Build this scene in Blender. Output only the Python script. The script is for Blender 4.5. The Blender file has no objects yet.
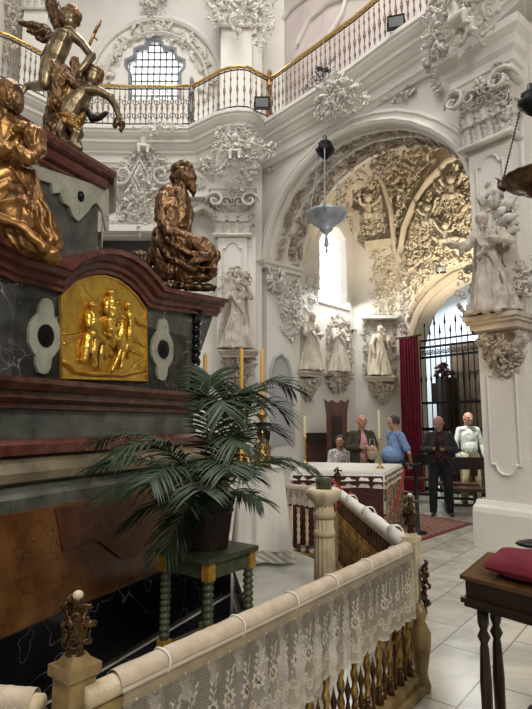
import bpy, bmesh, math, random
import numpy as np
from mathutils import Vector, Matrix
from mathutils.geometry import tessellate_polygon
from math import sin, cos, pi, radians, tan, atan2, sqrt
C = bpy.context.scene
COL = C.collection
# ------------------------------------------------------------------ camera, world, lights, exposure
TH = radians(7.3); H = 1.6
cam = bpy.data.cameras.new('camera'); camo = bpy.data.objects.new('camera', cam); COL.objects.link(camo)
cam.sensor_fit = 'HORIZONTAL'; cam.sensor_width = 36; cam.lens = 36.0
camo.location = (0, 0, H); camo.rotation_euler = (pi/2+TH, 0, 0); cam.clip_start = .05
C.camera = camo
C.view_settings.view_transform = 'Standard'; C.view_settings.look = 'None'
C.view_settings.gamma = 1; C.view_settings.use_curve_mapping = False
C.view_settings.exposure = 0.45
W = bpy.data.worlds.new('world'); C.world = W; W.use_nodes = True
W.node_tree.nodes['Background'].inputs[0].default_value = (1.0, .96, .9, 1)
W.node_tree.nodes['Background'].inputs[1].default_value = .095
def light(kind, name, loc, energy, color, target=None, size=1.0, size_y=None, spot=None, blend=.5):
    l = bpy.data.lights.new(name, kind); l.energy = energy; l.color = color
    if kind == 'AREA':
        l.size = size
        if size_y: l.shape = 'RECTANGLE'; l.size_y = size_y
    elif kind != 'SUN': l.shadow_soft_size = size
    if kind == 'SPOT': l.spot_size = spot; l.spot_blend = blend
    o = bpy.data.objects.new(name, l); COL.objects.link(o); o.location = loc
    if target is not None:
        o.rotation_euler = (Vector(target)-Vector(loc)).to_track_quat('-Z', 'Y').to_euler()
    return o
light('AREA', 'dome_daylight', (-.5, 5.5, 15), 800, (1, .97, .93), (0, 6.5, 0), 6)
light('AREA', 'nave_window_daylight', (3.6, -4.5, 8.0), 470, (1, .94, .86), (-.6, 5.5, 2.2), 3.2)
light('AREA', 'left_fill_light', (-6, -3, 9.5), 160, (1, .96, .9), (1.5, 8, 5), 4)  # weaker fill added from the left, with no window modelled behind it
light('AREA', 'chapel_window_daylight', (1.95, 12.1, 4.9), 45, (.95, .98, 1), (2.8, 10.5, 1.5), 1.2)
light('SPOT', 'chapel_uplight', (3.6, 9.3, 3.2), 460, (1, .84, .64), (3.75, 11.6, 6.3), .15, spot=radians(80), blend=.7)
light('SPOT', 'visitor_spotlight', (3.0, 9.4, 5.6), 900, (1, .97, .88), (4.12, 10.7, 1.2), .1, spot=radians(18), blend=.5)
light('AREA', 'gallery_window_daylight', (-2.6, 12.6, 10.2), 45, (.9, .95, 1), (-2.2, 9, 8.5), 1.5)
light('AREA', 'sacristy_daylight', (4.2, 13.6, 5.2), 260, (.85, .93, 1), (4.4, 13.0, 1.5), 1.5)
# ------------------------------------------------------------------ pixel rays onto real planes of the place
F = 532.0
def ray(px, py):
    u = (px-266)/F; v = (354.5-py)/F
    return np.array((u, cos(TH)-v*sin(TH), sin(TH)+v*cos(TH)))
CAM = np.array((0, 0, H))
def atZ(px, py, z): d = ray(px, py); return CAM+d*((z-H)/d[2])
def atY(px, py, Y): d = ray(px, py); return CAM+d*(Y/d[1])
class Plane:
    def __init__(s, p, d, flip=False):
        s.p = np.array((p[0], p[1], 0.)); t = np.array((d[0], d[1], 0.)); s.t = t/np.linalg.norm(t)
        s.n = np.array((s.t[1], -s.t[0], 0.))          # right-hand side of the run
        if flip: s.n = -s.n
    def hit(s, px, py, o=0):
        d = ray(px, py); q = s.p+s.n*o
        return CAM+d*(np.dot(q-CAM, s.n)/np.dot(d, s.n))
    def uv(s, px, py, o=0):
        h = s.hit(px, py, o); return (float(np.dot(h-s.p, s.t)), float(h[2]))
    def P(s, a, z, o=0): return s.p+s.t*a+s.n*o+np.array((0, 0, z))
# ------------------------------------------------------------------ mesh building
OFF = {}
def finish(o, parent):
    COL.objects.link(o)
    if parent is not None: o.parent = parent; OFF[o.name] = OFF[parent.name]
    else: OFF[o.name] = np.zeros(3)
    return o
def ico(n):
    bm = bmesh.new(); bmesh.ops.create_icosphere(bm, subdivisions=n, radius=1)
    V = np.array([v.co[:] for v in bm.verts]); Fc = [[v.index for v in f.verts] for f in bm.faces]; bm.free(); return V, Fc
ICO1 = ico(1); ICO2 = ico(2); ICO3 = ico(3)
def basis(d):
    d = d/ (np.linalg.norm(d)+1e-12)
    a = np.array((0, 0, 1.)) if abs(d[2]) < .9 else np.array((1., 0, 0))
    x = np.cross(a, d); x /= np.linalg.norm(x); y = np.cross(d, x); return x, y, d
class MB:
    def __init__(s): s.V = []; s.F = []; s.M = []; s.n = 0
    def add(s, V, Fc, mi=0):
        V = np.asarray(V, float); s.V.append(V); n = s.n
        s.F.extend([[i+n for i in f] for f in Fc]); s.M.extend([mi]*len(Fc)); s.n += len(V); return s
    def box(s, c, size, rz=0, mi=0, taper=1.0, bev=0):
        hx, hy, hz = size[0]/2, size[1]/2, size[2]/2
        V = np.array([(x*hx*(taper if z > 0 else 1), y*hy*(taper if z > 0 else 1), z*hz) for z in (-1, 1) for x, y in ((-1, -1), (1, -1), (1, 1), (-1, 1))])
        Fc = [[3, 2, 1, 0], [4, 5, 6, 7], [0, 1, 5, 4], [1, 2, 6, 5], [2, 3, 7, 6], [3, 0, 4, 7]]
        if rz: V = V@np.array([[cos(rz), sin(rz), 0], [-sin(rz), cos(rz), 0], [0, 0, 1]])
        return s.add(V+np.array(c), Fc, mi)
    def obox(s, p0, p1, w, h, up=(0, 0, 1), mi=0):
        p0 = np.array(p0, float); p1 = np.array(p1, float); d = p1-p0; d /= np.linalg.norm(d); up = np.array(up, float)
        x = np.cross(d, up); x /= np.linalg.norm(x); y = np.cross(x, d)
        V = [p+x*a*w/2+y*b*h/2 for p in (p0, p1) for a, b in ((-1, -1), (1, -1), (1, 1), (-1, 1))]
        return s.add(V, [[0, 1, 2, 3], [7, 6, 5, 4], [0, 4, 5, 1], [1, 5, 6, 2], [2, 6, 7, 3], [3, 7, 4, 0]], mi)
    def tube(s, pts, rs, n=8, mi=0, ell=1.0):
        pts = [np.array(p, float) for p in pts]
        if not hasattr(rs, '__len__'): rs = [rs]*len(pts)
        V = []; m = len(pts); x0 = None
        for i in range(m):
            d = pts[min(i+1, m-1)]-pts[max(i-1, 0)]; x, y, dd = basis(d)
            if x0 is not None:
                x = x0-dd*np.dot(x0, dd); x /= np.linalg.norm(x)+1e-12; y = np.cross(dd, x)
            x0 = x
            for k in range(n):
                a = 2*pi*k/n; V.append(pts[i]+(x*cos(a)+y*sin(a)*ell)*rs[i])
        Fc = [[i*n+k, i*n+(k+1) % n, (i+1)*n+(k+1) % n, (i+1)*n+k] for i in range(m-1) for k in range(n)]
        Fc.append(list(range(n))[::-1]); Fc.append([(m-1)*n+k for k in range(n)])
        return s.add(V, Fc, mi)
    def lathe(s, c, prof, n=16, mi=0, twist=0, flute=0, nf=0):
        c = np.array(c, float); V = []; m = len(prof)
        for i, (r, z) in enumerate(prof):
            for k in range(n):
                a = 2*pi*k/n; rr = r*(1+flute*cos(nf*(a-twist*z))) if nf else r
                V.append(c+np.array((cos(a)*rr, sin(a)*rr, z)))
        Fc = [[i*n+k, i*n+(k+1) % n, (i+1)*n+(k+1) % n, (i+1)*n+k] for i in range(m-1) for k in range(n)]
        Fc.append(list(range(n))[::-1]); Fc.append([(m-1)*n+k for k in range(n)])
        return s.add(V, Fc, mi)
    def ball(s, c, r, T=None, mi=0, q=ICO2):
        V = q[0]*np.array(r if hasattr(r, '__len__') else (r, r, r))
        if T is not None: V = V@np.array(T).T
        return s.add(V+np.array(c), q[1], mi)
    def cap(s, pts, mi=0, n=10):          # chain of tapered capsules, pts = (p, r)
        for p, r in pts: s.ball(p, r, q=ICO2 if r > .03 else ICO1)
        for (p, r), (q, t) in zip(pts[:-1], pts[1:]):
            if np.linalg.norm(np.array(p)-np.array(q)) > 1e-4: s.tube([p, q], [r*.97, t*.97], n)
        return s
    def build(s, name, mat, parent=None, smooth=True, ang=None, loc=None):
        V = np.vstack(s.V)
        off = OFF[parent.name] if parent is not None else (np.array(loc, float) if loc is not None else np.zeros(3))
        me = bpy.data.meshes.new(name); me.from_pydata((V-off).tolist(), [], s.F)
        for m in (mat if isinstance(mat, (list, tuple)) else [mat]): me.materials.append(m)
        if max(s.M) > 0: me.polygons.foreach_set('material_index', s.M)
        if smooth:
            me.polygons.foreach_set('use_smooth', [True]*len(me.polygons))
            if ang: me.set_sharp_from_angle(angle=radians(ang))
        me.update(); o = bpy.data.objects.new(name, me); finish(o, parent)
        if parent is None and loc is not None: o.location = loc; OFF[o.name] = np.array(loc, float)
        return o
def tag(o, label=None, cat=None, group=None, kind=None):
    if label: o['label'] = label
    if cat: o['category'] = cat
    if group: o['group'] = group
    if kind: o['kind'] = kind
    return o
def thing(name, label, cat, loc, group=None):
    o = bpy.data.objects.new(name, None); o.empty_display_size = .1; COL.objects.link(o); o.location = tuple(loc)
    OFF[o.name] = np.array(loc, float); return tag(o, label, cat, group)
def struct(o): o['kind'] = 'structure'; return o
def copy_tree(o, parent=None, loc=None, rz=None, label=None, group=None, scale=None):
    c = o.copy(); COL.objects.link(c)
    if parent is not None: c.parent = parent
    for ch in list(o.children): copy_tree(ch, c)
    if loc is not None: c.location = tuple(loc)
    if rz is not None: c.rotation_euler.z = rz
    if scale is not None: c.scale = (scale,)*3
    if label: c['label'] = label
    if group: c['group'] = group
    return c
# path sweep: profile (a = sideways, b = along B); sideways = B x tangent, mitred
def sweep(mb, pts, B, prof, closed=False, capends=True, mi=0):
    B = np.array(B, float); pts = [np.array(p, float) for p in pts]; m = len(pts); V = []; k = len(prof)
    for i in range(m):
        if closed: a, b = pts[i]-pts[i-1], pts[(i+1) % m]-pts[i]
        else: a = pts[i]-pts[i-1] if i else pts[1]-pts[0]; b = pts[i+1]-pts[i] if i < m-1 else a
        a = a/np.linalg.norm(a); b = b/np.linalg.norm(b)
        na = np.cross(B, a); nb = np.cross(B, b); nn = na+nb; nn /= np.linalg.norm(nn)+1e-9
        sc = 1/max(.45, np.dot(nn, na)/ (np.linalg.norm(na)+1e-9))
        for (x, y) in prof: V.append(pts[i]+nn*x*sc+B*y)
    Fc = []
    for i in range(m if closed else m-1):
        j = (i+1) % m
        for q in range(k-1): Fc.append([i*k+q, i*k+q+1, j*k+q+1, j*k+q])
        Fc.append([i*k+k-1, i*k, j*k, j*k+k-1])
    if not closed and capends: Fc.append(list(range(k))); Fc.append([(m-1)*k+q for q in range(k)][::-1])
    mb.add(V, Fc, mi); return mb
def slab(mb, plane, loops, o0, o1, mi=0):
    """polygon with holes on a plane, thickness from offset o0 (front) to o1 (back)"""
    polys = [[Vector((a, z, 0)) for a, z in L] for L in loops]
    tris = tessellate_polygon(polys); flat = [p for L in loops for p in L]; n = len(flat)
    V = [plane.P(a, z, o0) for a, z in flat]+[plane.P(a, z, o1) for a, z in flat]
    Fc = [list(t) for t in tris]+[[i+n for i in t][::-1] for t in tris]; b = 0
    for L in loops:
        for i in range(len(L)): j = (i+1) % len(L); Fc.append([b+i, b+j, b+j+n, b+i+n])
        b += len(L)
    mb.add(V, Fc, mi); return mb
def fix(o):
    bm = bmesh.new(); bm.from_mesh(o.data); bmesh.ops.recalc_face_normals(bm, faces=bm.faces); bm.to_mesh(o.data); bm.free(); return o
def sculpt(mb, name, mat, parent=None, voxel=.012, sm=3, loc=None, fac=.5):
    """merge overlapping closed solids into one continuous skin"""
    o = mb.build(name, mat, parent, loc=loc)
    r = o.modifiers.new('r', 'REMESH'); r.mode = 'VOXEL'; r.voxel_size = voxel; r.use_smooth_shade = True
    if sm: q = o.modifiers.new('s', 'SMOOTH'); q.factor = fac; q.iterations = sm
    dg = bpy.context.evaluated_depsgraph_get(); me = bpy.data.meshes.new_from_object(o.evaluated_get(dg))
    old = o.data; o.modifiers.clear(); o.data = me; bpy.data.meshes.remove(old); me.name = name
    if len(me.materials) == 0: me.materials.append(mat)
    me.polygons.foreach_set('use_smooth', [True]*len(me.polygons)); return o
# ------------------------------------------------------------------ materials
def new(name):
    m = bpy.data.materials.new(name); m.use_nodes = True; nt = m.node_tree; return m, nt, nt.nodes['Principled BSDF']
def nd(nt, t, **k):
    n = nt.nodes.new(t)
    for a, v in k.items():
        if a.startswith('i_'):
            key = a[2:]; n.inputs[int(key) if key.isdigit() else key].default_value = v
        else: setattr(n, a, v)
    return n
def ramp(nt, fac, stops):
    r = nt.nodes.new('ShaderNodeValToRGB'); cr = r.color_ramp
    while len(cr.elements) < len(stops): cr.elements.new(.5)
    for e, (p, c) in zip(cr.elements, stops): e.position = p; e.color = (*c, 1)
    nt.links.new(fac, r.inputs[0]); return r.outputs[0]
def bump(nt, bs, h, strength, dist=.01):
    b = nd(nt, 'ShaderNodeBump'); b.inputs['Strength'].default_value = strength; b.inputs['Distance'].default_value = dist
    nt.links.new(h, b.inputs['Height']); nt.links.new(b.outputs[0], bs.inputs['Normal'])
def M_noise(name, c0, c1, scale=3, rough=.6, metal=0, bmp=.2, detail=6, bscale=None, spec=None, dist=0, lo=.3, hi=.7, rvar=0):
    m, nt, b = new(name); co = nd(nt, 'ShaderNodeNewGeometry')
    n = nd(nt, 'ShaderNodeTexNoise'); n.inputs['Scale'].default_value = scale; n.inputs['Detail'].default_value = detail; n.inputs['Distortion'].default_value = dist
    nt.links.new(co.outputs['Position'], n.inputs['Vector'])
    nt.links.new(ramp(nt, n.outputs[0], [(lo, c0), (hi, c1)]), b.inputs['Base Color'])
    b.inputs['Roughness'].default_value = rough; b.inputs['Metallic'].default_value = metal
    if spec is not None: b.inputs['Specular IOR Level'].default_value = spec
    if bmp:
        n2 = nd(nt, 'ShaderNodeTexNoise'); n2.inputs['Scale'].default_value = bscale or scale*8; n2.inputs['Detail'].default_value = 4
        nt.links.new(co.outputs['Position'], n2.inputs['Vector']); bump(nt, b, n2.outputs[0], bmp)
    return m
def M_marble(name, base, base2, vein, vscale=3, width=.03, rough=.12, nscale=4, dist=1.5):
    """clouded stone crossed by thin warped veins"""
    m, nt, b = new(name); co = nd(nt, 'ShaderNodeNewGeometry')
    n = nd(nt, 'ShaderNodeTexNoise'); n.inputs['Scale'].default_value = nscale; n.inputs['Detail'].default_value = 8
    nt.links.new(co.outputs['Position'], n.inputs['Vector'])
    c = ramp(nt, n.outputs[0], [(.35, base), (.68, base2)])
    w = nd(nt, 'ShaderNodeTexNoise'); w.inputs['Scale'].default_value = vscale; w.inputs['Detail'].default_value = 3
    nt.links.new(co.outputs['Position'], w.inputs['Vector'])
    mx = nd(nt, 'ShaderNodeVectorMath', operation='MULTIPLY_ADD'); nt.links.new(w.outputs['Color'], mx.inputs[0])
    mx.inputs[1].default_value = (dist/vscale,)*3; nt.links.new(co.outputs['Position'], mx.inputs[2])
    v = nd(nt, 'ShaderNodeTexVoronoi', feature='DISTANCE_TO_EDGE'); v.inputs['Scale'].default_value = vscale
    nt.links.new(mx.outputs[0], v.inputs['Vector'])
    n3 = nd(nt, 'ShaderNodeTexNoise'); n3.inputs['Scale'].default_value = vscale*.8; nt.links.new(co.outputs['Position'], n3.inputs['Vector'])
    f = ramp(nt, v.outputs['Distance'], [(0, (1, 1, 1)), (width, (0, 0, 0))]); g = ramp(nt, n3.outputs[0], [(.42, (0, 0, 0)), (.6, (1, 1, 1))])
    mu = nd(nt, 'ShaderNodeMath', operation='MULTIPLY'); nt.links.new(f, mu.inputs[0]); nt.links.new(g, mu.inputs[1])
    mix = nd(nt, 'ShaderNodeMix', data_type='RGBA'); nt.links.new(mu.outputs[0], mix.inputs[0]); nt.links.new(c, mix.inputs[6]); mix.inputs[7].default_value = (*vein, 1)
    nt.links.new(mix.outputs[2], b.inputs['Base Color']); b.inputs['Roughness'].default_value = rough
    return m
def M_plain(name, c, rough=.5, metal=0, **k):
    m, nt, b = new(name); b.inputs['Base Color'].default_value = (*c, 1); b.inputs['Roughness'].default_value = rough; b.inputs['Metallic'].default_value = metal
    for a, v in k.items(): b.inputs[a.replace('_', ' ')].default_value = v
    return m
def M_emit(name, c, s):
    m, nt, b = new(name); b.inputs['Base Color'].default_value = (*c, 1); b.inputs['Emission Color'].default_value = (*c, 1); b.inputs['Emission Strength'].default_value = s; return m
wall_m = M_noise('white_plaster', (.66, .64, .59), (.74, .72, .67), 1.2, .75, bmp=.12, bscale=25)
stucco = M_noise('carved_stucco', (.55, .52, .47), (.72, .69, .63), 5, .7, bmp=.25, bscale=60)
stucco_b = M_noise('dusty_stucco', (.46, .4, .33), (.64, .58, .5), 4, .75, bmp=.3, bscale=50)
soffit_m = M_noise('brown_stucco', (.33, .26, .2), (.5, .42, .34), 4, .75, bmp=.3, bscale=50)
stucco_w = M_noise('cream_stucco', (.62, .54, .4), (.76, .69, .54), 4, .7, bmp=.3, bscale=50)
stone = M_noise('pale_carved_wood', (.36, .31, .26), (.55, .48, .41), 7, .6, bmp=.2, bscale=60)
bronze = M_noise('bronze', (.07, .035, .018), (.3, .17, .08), 9, .4, .75, bmp=.25, bscale=40)
gilt = M_noise('gilt_bronze', (.09, .042, .016), (.46, .25, .09), 5, .4, .85, bmp=.15, bscale=45)
silver_gilt = M_noise('silvered_bronze', (.07, .045, .025), (.42, .33, .2), 8, .36, .75, bmp=.2, bscale=40)
gold = M_noise('hammered_gold', (.5, .28, .04), (.85, .57, .12), 6, .36, .9, bmp=1.0, bscale=16)
redm = M_marble('red_marble', (.075, .02, .014), (.15, .046, .032), (.3, .16, .12), 5, .015, .2, 9)
brownm = M_marble('brown_red_marble', (.065, .024, .015), (.15, .062, .036), (.02, .01, .01), 5, .02, .22, 10)
blackm = M_marble('black_veined_marble', (.004, .004, .005), (.009, .009, .011), (.22, .21, .2), 2.2, .012, .1, 3, 2.2)
greym = M_marble('grey_marble', (.035, .035, .032), (.10, .10, .09), (.4, .4, .36), 4, .02, .25, 6)
greenm = M_marble('grey_green_stone', (.05, .055, .048), (.15, .155, .13), (.03, .035, .03), 3, .03, .3, 5)
palem = M_marble('pale_green_stone', (.32, .32, .25), (.46, .46, .37), (.1, .1, .08), 4, .02, .35, 6)
sandm = M_noise('sandstone_marble', (.1, .08, .045), (.24, .2, .12), 6, .4, bmp=.15)
orangem = M_marble('orange_marble', (.10, .036, .01), (.2, .088, .028), (.03, .01, .004), 9, .03, .2, 5, 1.2)
rustm = M_marble('rust_marble', (.07, .024, .012), (.14, .055, .026), (.04, .012, .006), 7, .03, .2, 7)
slabm = M_marble('pale_marble_step', (.3, .3, .26), (.42, .41, .36), (.16, .15, .12), 2.5, .012, .15, 3)
darkwood = M_noise('dark_wood', (.012, .006, .004), (.035, .016, .01), 8, .3, bmp=.1)
redwood = M_noise('reddish_wood', (.05, .016, .01), (.1, .035, .02), 8, .4, bmp=.1)
creamwood = M_noise('cream_painted_wood', (.5, .41, .26), (.7, .6, .4), 12, .45, bmp=.2)
tanwood = M_noise('worn_gilt_wood', (.16, .1, .04), (.42, .3, .13), 12, .4, .25, bmp=.2)
brass = M_noise('aged_brass', (.16, .08, .02), (.6, .38, .12), 16, .3, .85, bmp=.1)
darkbrass = M_noise('dark_brass', (.03, .018, .01), (.16, .09, .035), 18, .35, .7, bmp=.1)
iron = M_plain('black_iron', (.012, .011, .012), .45, .6)
gilded = M_plain('gilded_metal', (.62, .4, .14), .3, .9)
silver = M_noise('worn_silver', (.26, .3, .36), (.5, .55, .63), 8, .45, .4, bmp=.2)
greenpaint = M_noise('green_painted_wood', (.028, .038, .02), (.085, .1, .055), 14, .4, bmp=.15)
goldpaint = M_noise('gold_painted_corner', (.4, .2, .03), (.7, .42, .08), 20, .35, .5)
leaf_m = M_noise('palm_leaf', (.008, .02, .006), (.025, .055, .018), 8, .5, bmp=0)
stem_m = M_plain('palm_stem', (.05, .08, .02), .5)
pot_m = M_noise('dark_wicker', (.012, .006, .005), (.05, .025, .016), 20, .5, bmp=.3)
cloth = M_noise('white_linen', (.7, .67, .6), (.78, .75, .68), 5, .85, bmp=.1, bscale=120)
wax = M_plain('yellow_wax', (.75, .42, .08), .45, 0, Subsurface_Weight=.1)
wax_w = M_plain('ivory_wax', (.75, .65, .4), .45)
crimson = M_noise('crimson_velvet', (.09, .003, .012), (.17, .008, .022), 9, .85, bmp=.15)
scarlet = M_plain('red_ribbon', (.35, .01, .015), .5)
glass_em = M_emit('daylit_glass', (.92, .96, 1), 1.15)
# ------------------------------------------------------------------ relief kit: scrolls, leaves, rosettes stamped into one carved mesh
def k_curl(hand, turns=1.35, r=.07):
    mb = MB(); pts = []; rs = []
    for i in range(15):
        t = i/14; a = hand*(t*turns*2*pi); q = .42*(1-t)**.9+.05
        pts.append((q*cos(a)-.42+.4, q*sin(a), .1+.16*sin(t*pi)+.1*t)); rs.append(r*(1.15-.55*t) if i else r*.5)
    mb.tube(pts, rs, 6); return np.vstack(mb.V), mb.F
def k_leaf(bend=.35, lobes=3, wid=.22):
    V = []; n = 9
    for i in range(n):
        t = i/(n-1); w = wid*(sin(pi*min(1, t*.93+.07))**.7)*(1+.28*cos(t*lobes*2*pi))
        zc = .05+bend*sin(t*pi*.75); x = t-.3
        for y, dz in ((-w, -.05), (-w*.5, .05), (0, -.0), (w*.5, .05), (w, -.05)): V.append((x, y, zc+dz))
    m = n*5; V += [(x, y, z-.14) for x, y, z in V]; Fc = []
    for i in range(n-1):
        for k in range(4): a = i*5+k; Fc.append([a, a+5, a+6, a+1]); Fc.append([a+m+1, a+m+6, a+m+5, a+m])
        for a, b in ((i*5, i*5+5), (i*5+9, i*5+4)): Fc.append([a, a+m, b+m, b])
    Fc.append([0, 1, 2, 3, 4, 4+m, 3+m, 2+m, 1+m, m]); e = (n-1)*5
    Fc.append([e+4, e+3, e+2, e+1, e, e+m, e+1+m, e+2+m, e+3+m, e+4+m]); return np.array(V), Fc
def k_rose():
    mb = MB(); mb.ball((0, 0, .14), (.13, .13, .12), q=ICO1)
    for k in range(6):
        a = k*pi/3; mb.ball((.25*cos(a), .25*sin(a), .08), (.16, .16, .09), q=ICO1)
    return np.vstack(mb.V), mb.F
def k_blob(): return ICO1[0]*np.array((.3, .24, .22))+np.array((0, 0, .05)), ICO1[1]
def k_acanthus():
    V = []; n = 15
    for i in range(n):
        t = i/(n-1); w = (.2+.1*sin(t*pi))*(1+.3*cos(t*5*2*pi))*(1 if t < .85 else .75); z = .03+.42*t**3.2; x = t*(1-.12*t**6)-.5-(.14*(t-.8)/.2 if t > .8 else 0)
        for y, dz in ((-w, .05), (-w*.6, -.03), (-w*.3, .04), (0, .09), (w*.3, .04), (w*.6, -.03), (w, .05)): V.append((x, y, z+dz-(.2*(t-.85) if t > .85 else 0)))
    m = n*7; V += [(x, y, z-.09) for x, y, z in V]; Fc = []
    for i in range(n-1):
        for k in range(6): a = i*7+k; Fc.append([a, a+7, a+8, a+1]); Fc.append([a+m+1, a+m+8, a+m+7, a+m])
        for a, b in ((i*7, i*7+7), (i*7+13, i*7+6)): Fc.append([a, a+m, b+m, b])
    e = (n-1)*7; Fc.append(list(range(7))+[q+m for q in range(6, -1, -1)]); Fc.append([e+q for q in range(6, -1, -1)]+[e+m+q for q in range(7)]); return np.array(V), Fc
KIT = [k_curl(1), k_curl(-1), k_leaf(), k_leaf(.2, 4, .3), k_leaf(.6, 3, .2), k_rose(), k_blob(), k_curl(1, .8, .09), k_curl(-1, .8, .09), k_acanthus()]
def stamp(mb, kind, P, X, Y, N, s, rot, sz=1.0, mi=0):
    V, Fc = KIT[kind]; c, sn = cos(rot), sin(rot)
    x = (V[:, 0]*c-V[:, 1]*sn)*s; y = (V[:, 0]*sn+V[:, 1]*c)*s; z = V[:, 2]*s*sz
    mb.add(np.outer(x, X)+np.outer(y, Y)+np.outer(z, N)+P, Fc, mi)
def inpoly(x, y, L):
    r = False; j = len(L)-1
    for i in range(len(L)):
        if (L[i][1] > y) != (L[j][1] > y) and x < (L[j][0]-L[i][0])*(y-L[i][1])/(L[j][1]-L[i][1])+L[i][0]: r = not r
        j = i
    return r
ZU = np.array((0, 0, 1.))
def relief(mb, plane, poly, size, dens=2.2, o=0, seed=0, kinds=(0, 1, 2, 3, 4, 5, 6, 7, 8), sz=1.0, px=True, dome=0, tilt=.5):
    """fill a polygon on a wall plane with carved scrollwork; dome > 0 swells the middle outwards"""
    L = [plane.uv(*p, o) for p in poly] if px else poly
    size *= .8
    R = random.Random(seed); xs = [p[0] for p in L]; ys = [p[1] for p in L]; x0, x1, y0, y1 = min(xs), max(xs), min(ys), max(ys)
    n = int((x1-x0)*(y1-y0)/(size*size)*dens)+1; cx, cy = (x0+x1)/2, (y0+y1)/2
    for i in range(n):
        a, z = R.uniform(x0, x1), R.uniform(y0, y1)
        if not inpoly(a, z, L): continue
        q = max(0, 1-((a-cx)/(x1-x0)*2)**2-((z-cy)/(y1-y0)*2)**2)
        N = plane.n+plane.t*R.uniform(-tilt, tilt)+ZU*R.uniform(-tilt, tilt); N = N/np.linalg.norm(N); X = np.cross(ZU, N); X /= np.linalg.norm(X); Y = np.cross(N, X)
        stamp(mb, R.choice(kinds), plane.P(a, z, o+dome*q+R.uniform(-.1, .35)*size), X, Y, N, size*R.uniform(.6, 1.5), R.uniform(0, 2*pi), sz*R.uniform(.8, 1.4))
    return mb
def orn(name, label, cat, plane, poly, size, mat=None, group=None, **k):
    mb = MB(); relief(mb, plane, poly, size, **k)
    return tag(mb.build(name, mat or stucco), label, cat, group)
# ------------------------------------------------------------------ SETTING
A = Plane((.37, 10.73), (.634, -.773)); A.n = np.array((-.773, -.634, 0)); A.n /= np.linalg.norm(A.n); A.t = np.array((-A.n[1], A.n[0], 0)) * 1.0
if A.t[0] < 0: A.t = -A.t
B = Plane((0, 11.1), (1, 0)); B.n = np.array((0, -1., 0))
CH = Plane((.77, 11.9), (.773, .634)); CH.n = np.array((.634, -.773, 0)); CH.n /= np.linalg.norm(CH.n)            # chapel side wall
CB = Plane((2.2, 13.07), (.9, -.3)); CB.n = np.array((-.316, -.949, 0)); CB.t = np.array((.949, -.316, 0))      # chapel corner facet
c3 = CB.P(.98, 0)
CD = Plane(c3[:2], (.634, -.773)); CD.n = A.n.copy(); CD.t = A.t.copy()                                          # wall of the gate
# floor
def floor_mat():
    m, nt, b = new('marble_floor_tiles'); co = nd(nt, 'ShaderNodeNewGeometry'); mp = nd(nt, 'ShaderNodeMapping'); mp.inputs['Rotation'].default_value = (0, 0, radians(-51)); nt.links.new(co.outputs['Position'], mp.inputs[0])
    br = nd(nt, 'ShaderNodeTexBrick', offset=0.5); br.inputs['Scale'].default_value = 1.0; br.inputs['Mortar Size'].default_value = .006; br.inputs['Brick Width'].default_value = .8; br.inputs['Row Height'].default_value = .4; br.inputs['Bias'].default_value = 0
    br.inputs['Color1'].default_value = (.52, .5, .44, 1); br.inputs['Color2'].default_value = (.4, .375, .32, 1); br.inputs['Mortar'].default_value = (.2, .17, .13, 1); nt.links.new(mp.outputs[0], br.inputs[0])
    n = nd(nt, 'ShaderNodeTexNoise'); n.inputs['Scale'].default_value = 2.5; n.inputs['Detail'].default_value = 8; n.inputs['Distortion'].default_value = 1.2; nt.links.new(mp.outputs[0], n.inputs[0])
    g = ramp(nt, n.outputs[0], [(.35, (.75, .74, .7)), (.65, (1.1, 1.08, 1.02))]); mx = nd(nt, 'ShaderNodeMix', data_type='RGBA', blend_type='MULTIPLY'); mx.inputs[0].default_value = 1
    nt.links.new(br.outputs[0], mx.inputs[6]); nt.links.new(g, mx.inputs[7]); nt.links.new(mx.outputs[2], b.inputs['Base Color']); b.inputs['Roughness'].default_value = .22
    return m
m = MB(); m.box((0, 7, -.05), (16, 20, .1)); struct(m.build('floor', floor_mat(), smooth=False))
# wall with the great arch
OPEN = [(267, 463), (267, 262), (270, 240), (277, 215), (288, 192), (304, 170), (322, 152), (338, 140), (356, 131), (375, 126), (396, 124), (415, 127), (433, 134), (448, 143), (457, 151), (466, 165), (471, 180), (487, 373), (494, 545)]
op = [A.uv(*p) for p in OPEN]; op[0] = (op[1][0], 0); op[-1] = (op[-2][0], 0)
a0 = A.uv(250, 300)[0]; a1 = op[-1][0]+2.2; ZT = 7.9
m = MB(); wl = [(a0, 0)]+op+[(a1, 0), (a1, ZT), (a0, ZT)]
slit = [A.uv(*p) for p in ((515, 168), (516, 112), (523, 104), (524, 165))]
slab(m, A, [wl, slit[::-1]], 0, -.95); struct(fix(m.build('wall_right', wall_m, smooth=False)))
m = MB(); slab(m, A, [slit], -.3, -.32); struct(m.build('window_1', glass_em, smooth=False))
m = MB()
pts = [A.P(a, z, 0) for a, z in op[1:-2]]
sweep(m, pts, A.n, [(0, -.03), (0, .1), (.05, .13), (.09, .1), (.1, .06), (.17, .06), (.19, .09), (.23, .08), (.25, -.03)])
o = fix(m.build('trim_1', wall_m, ang=35)); struct(o)
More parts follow.
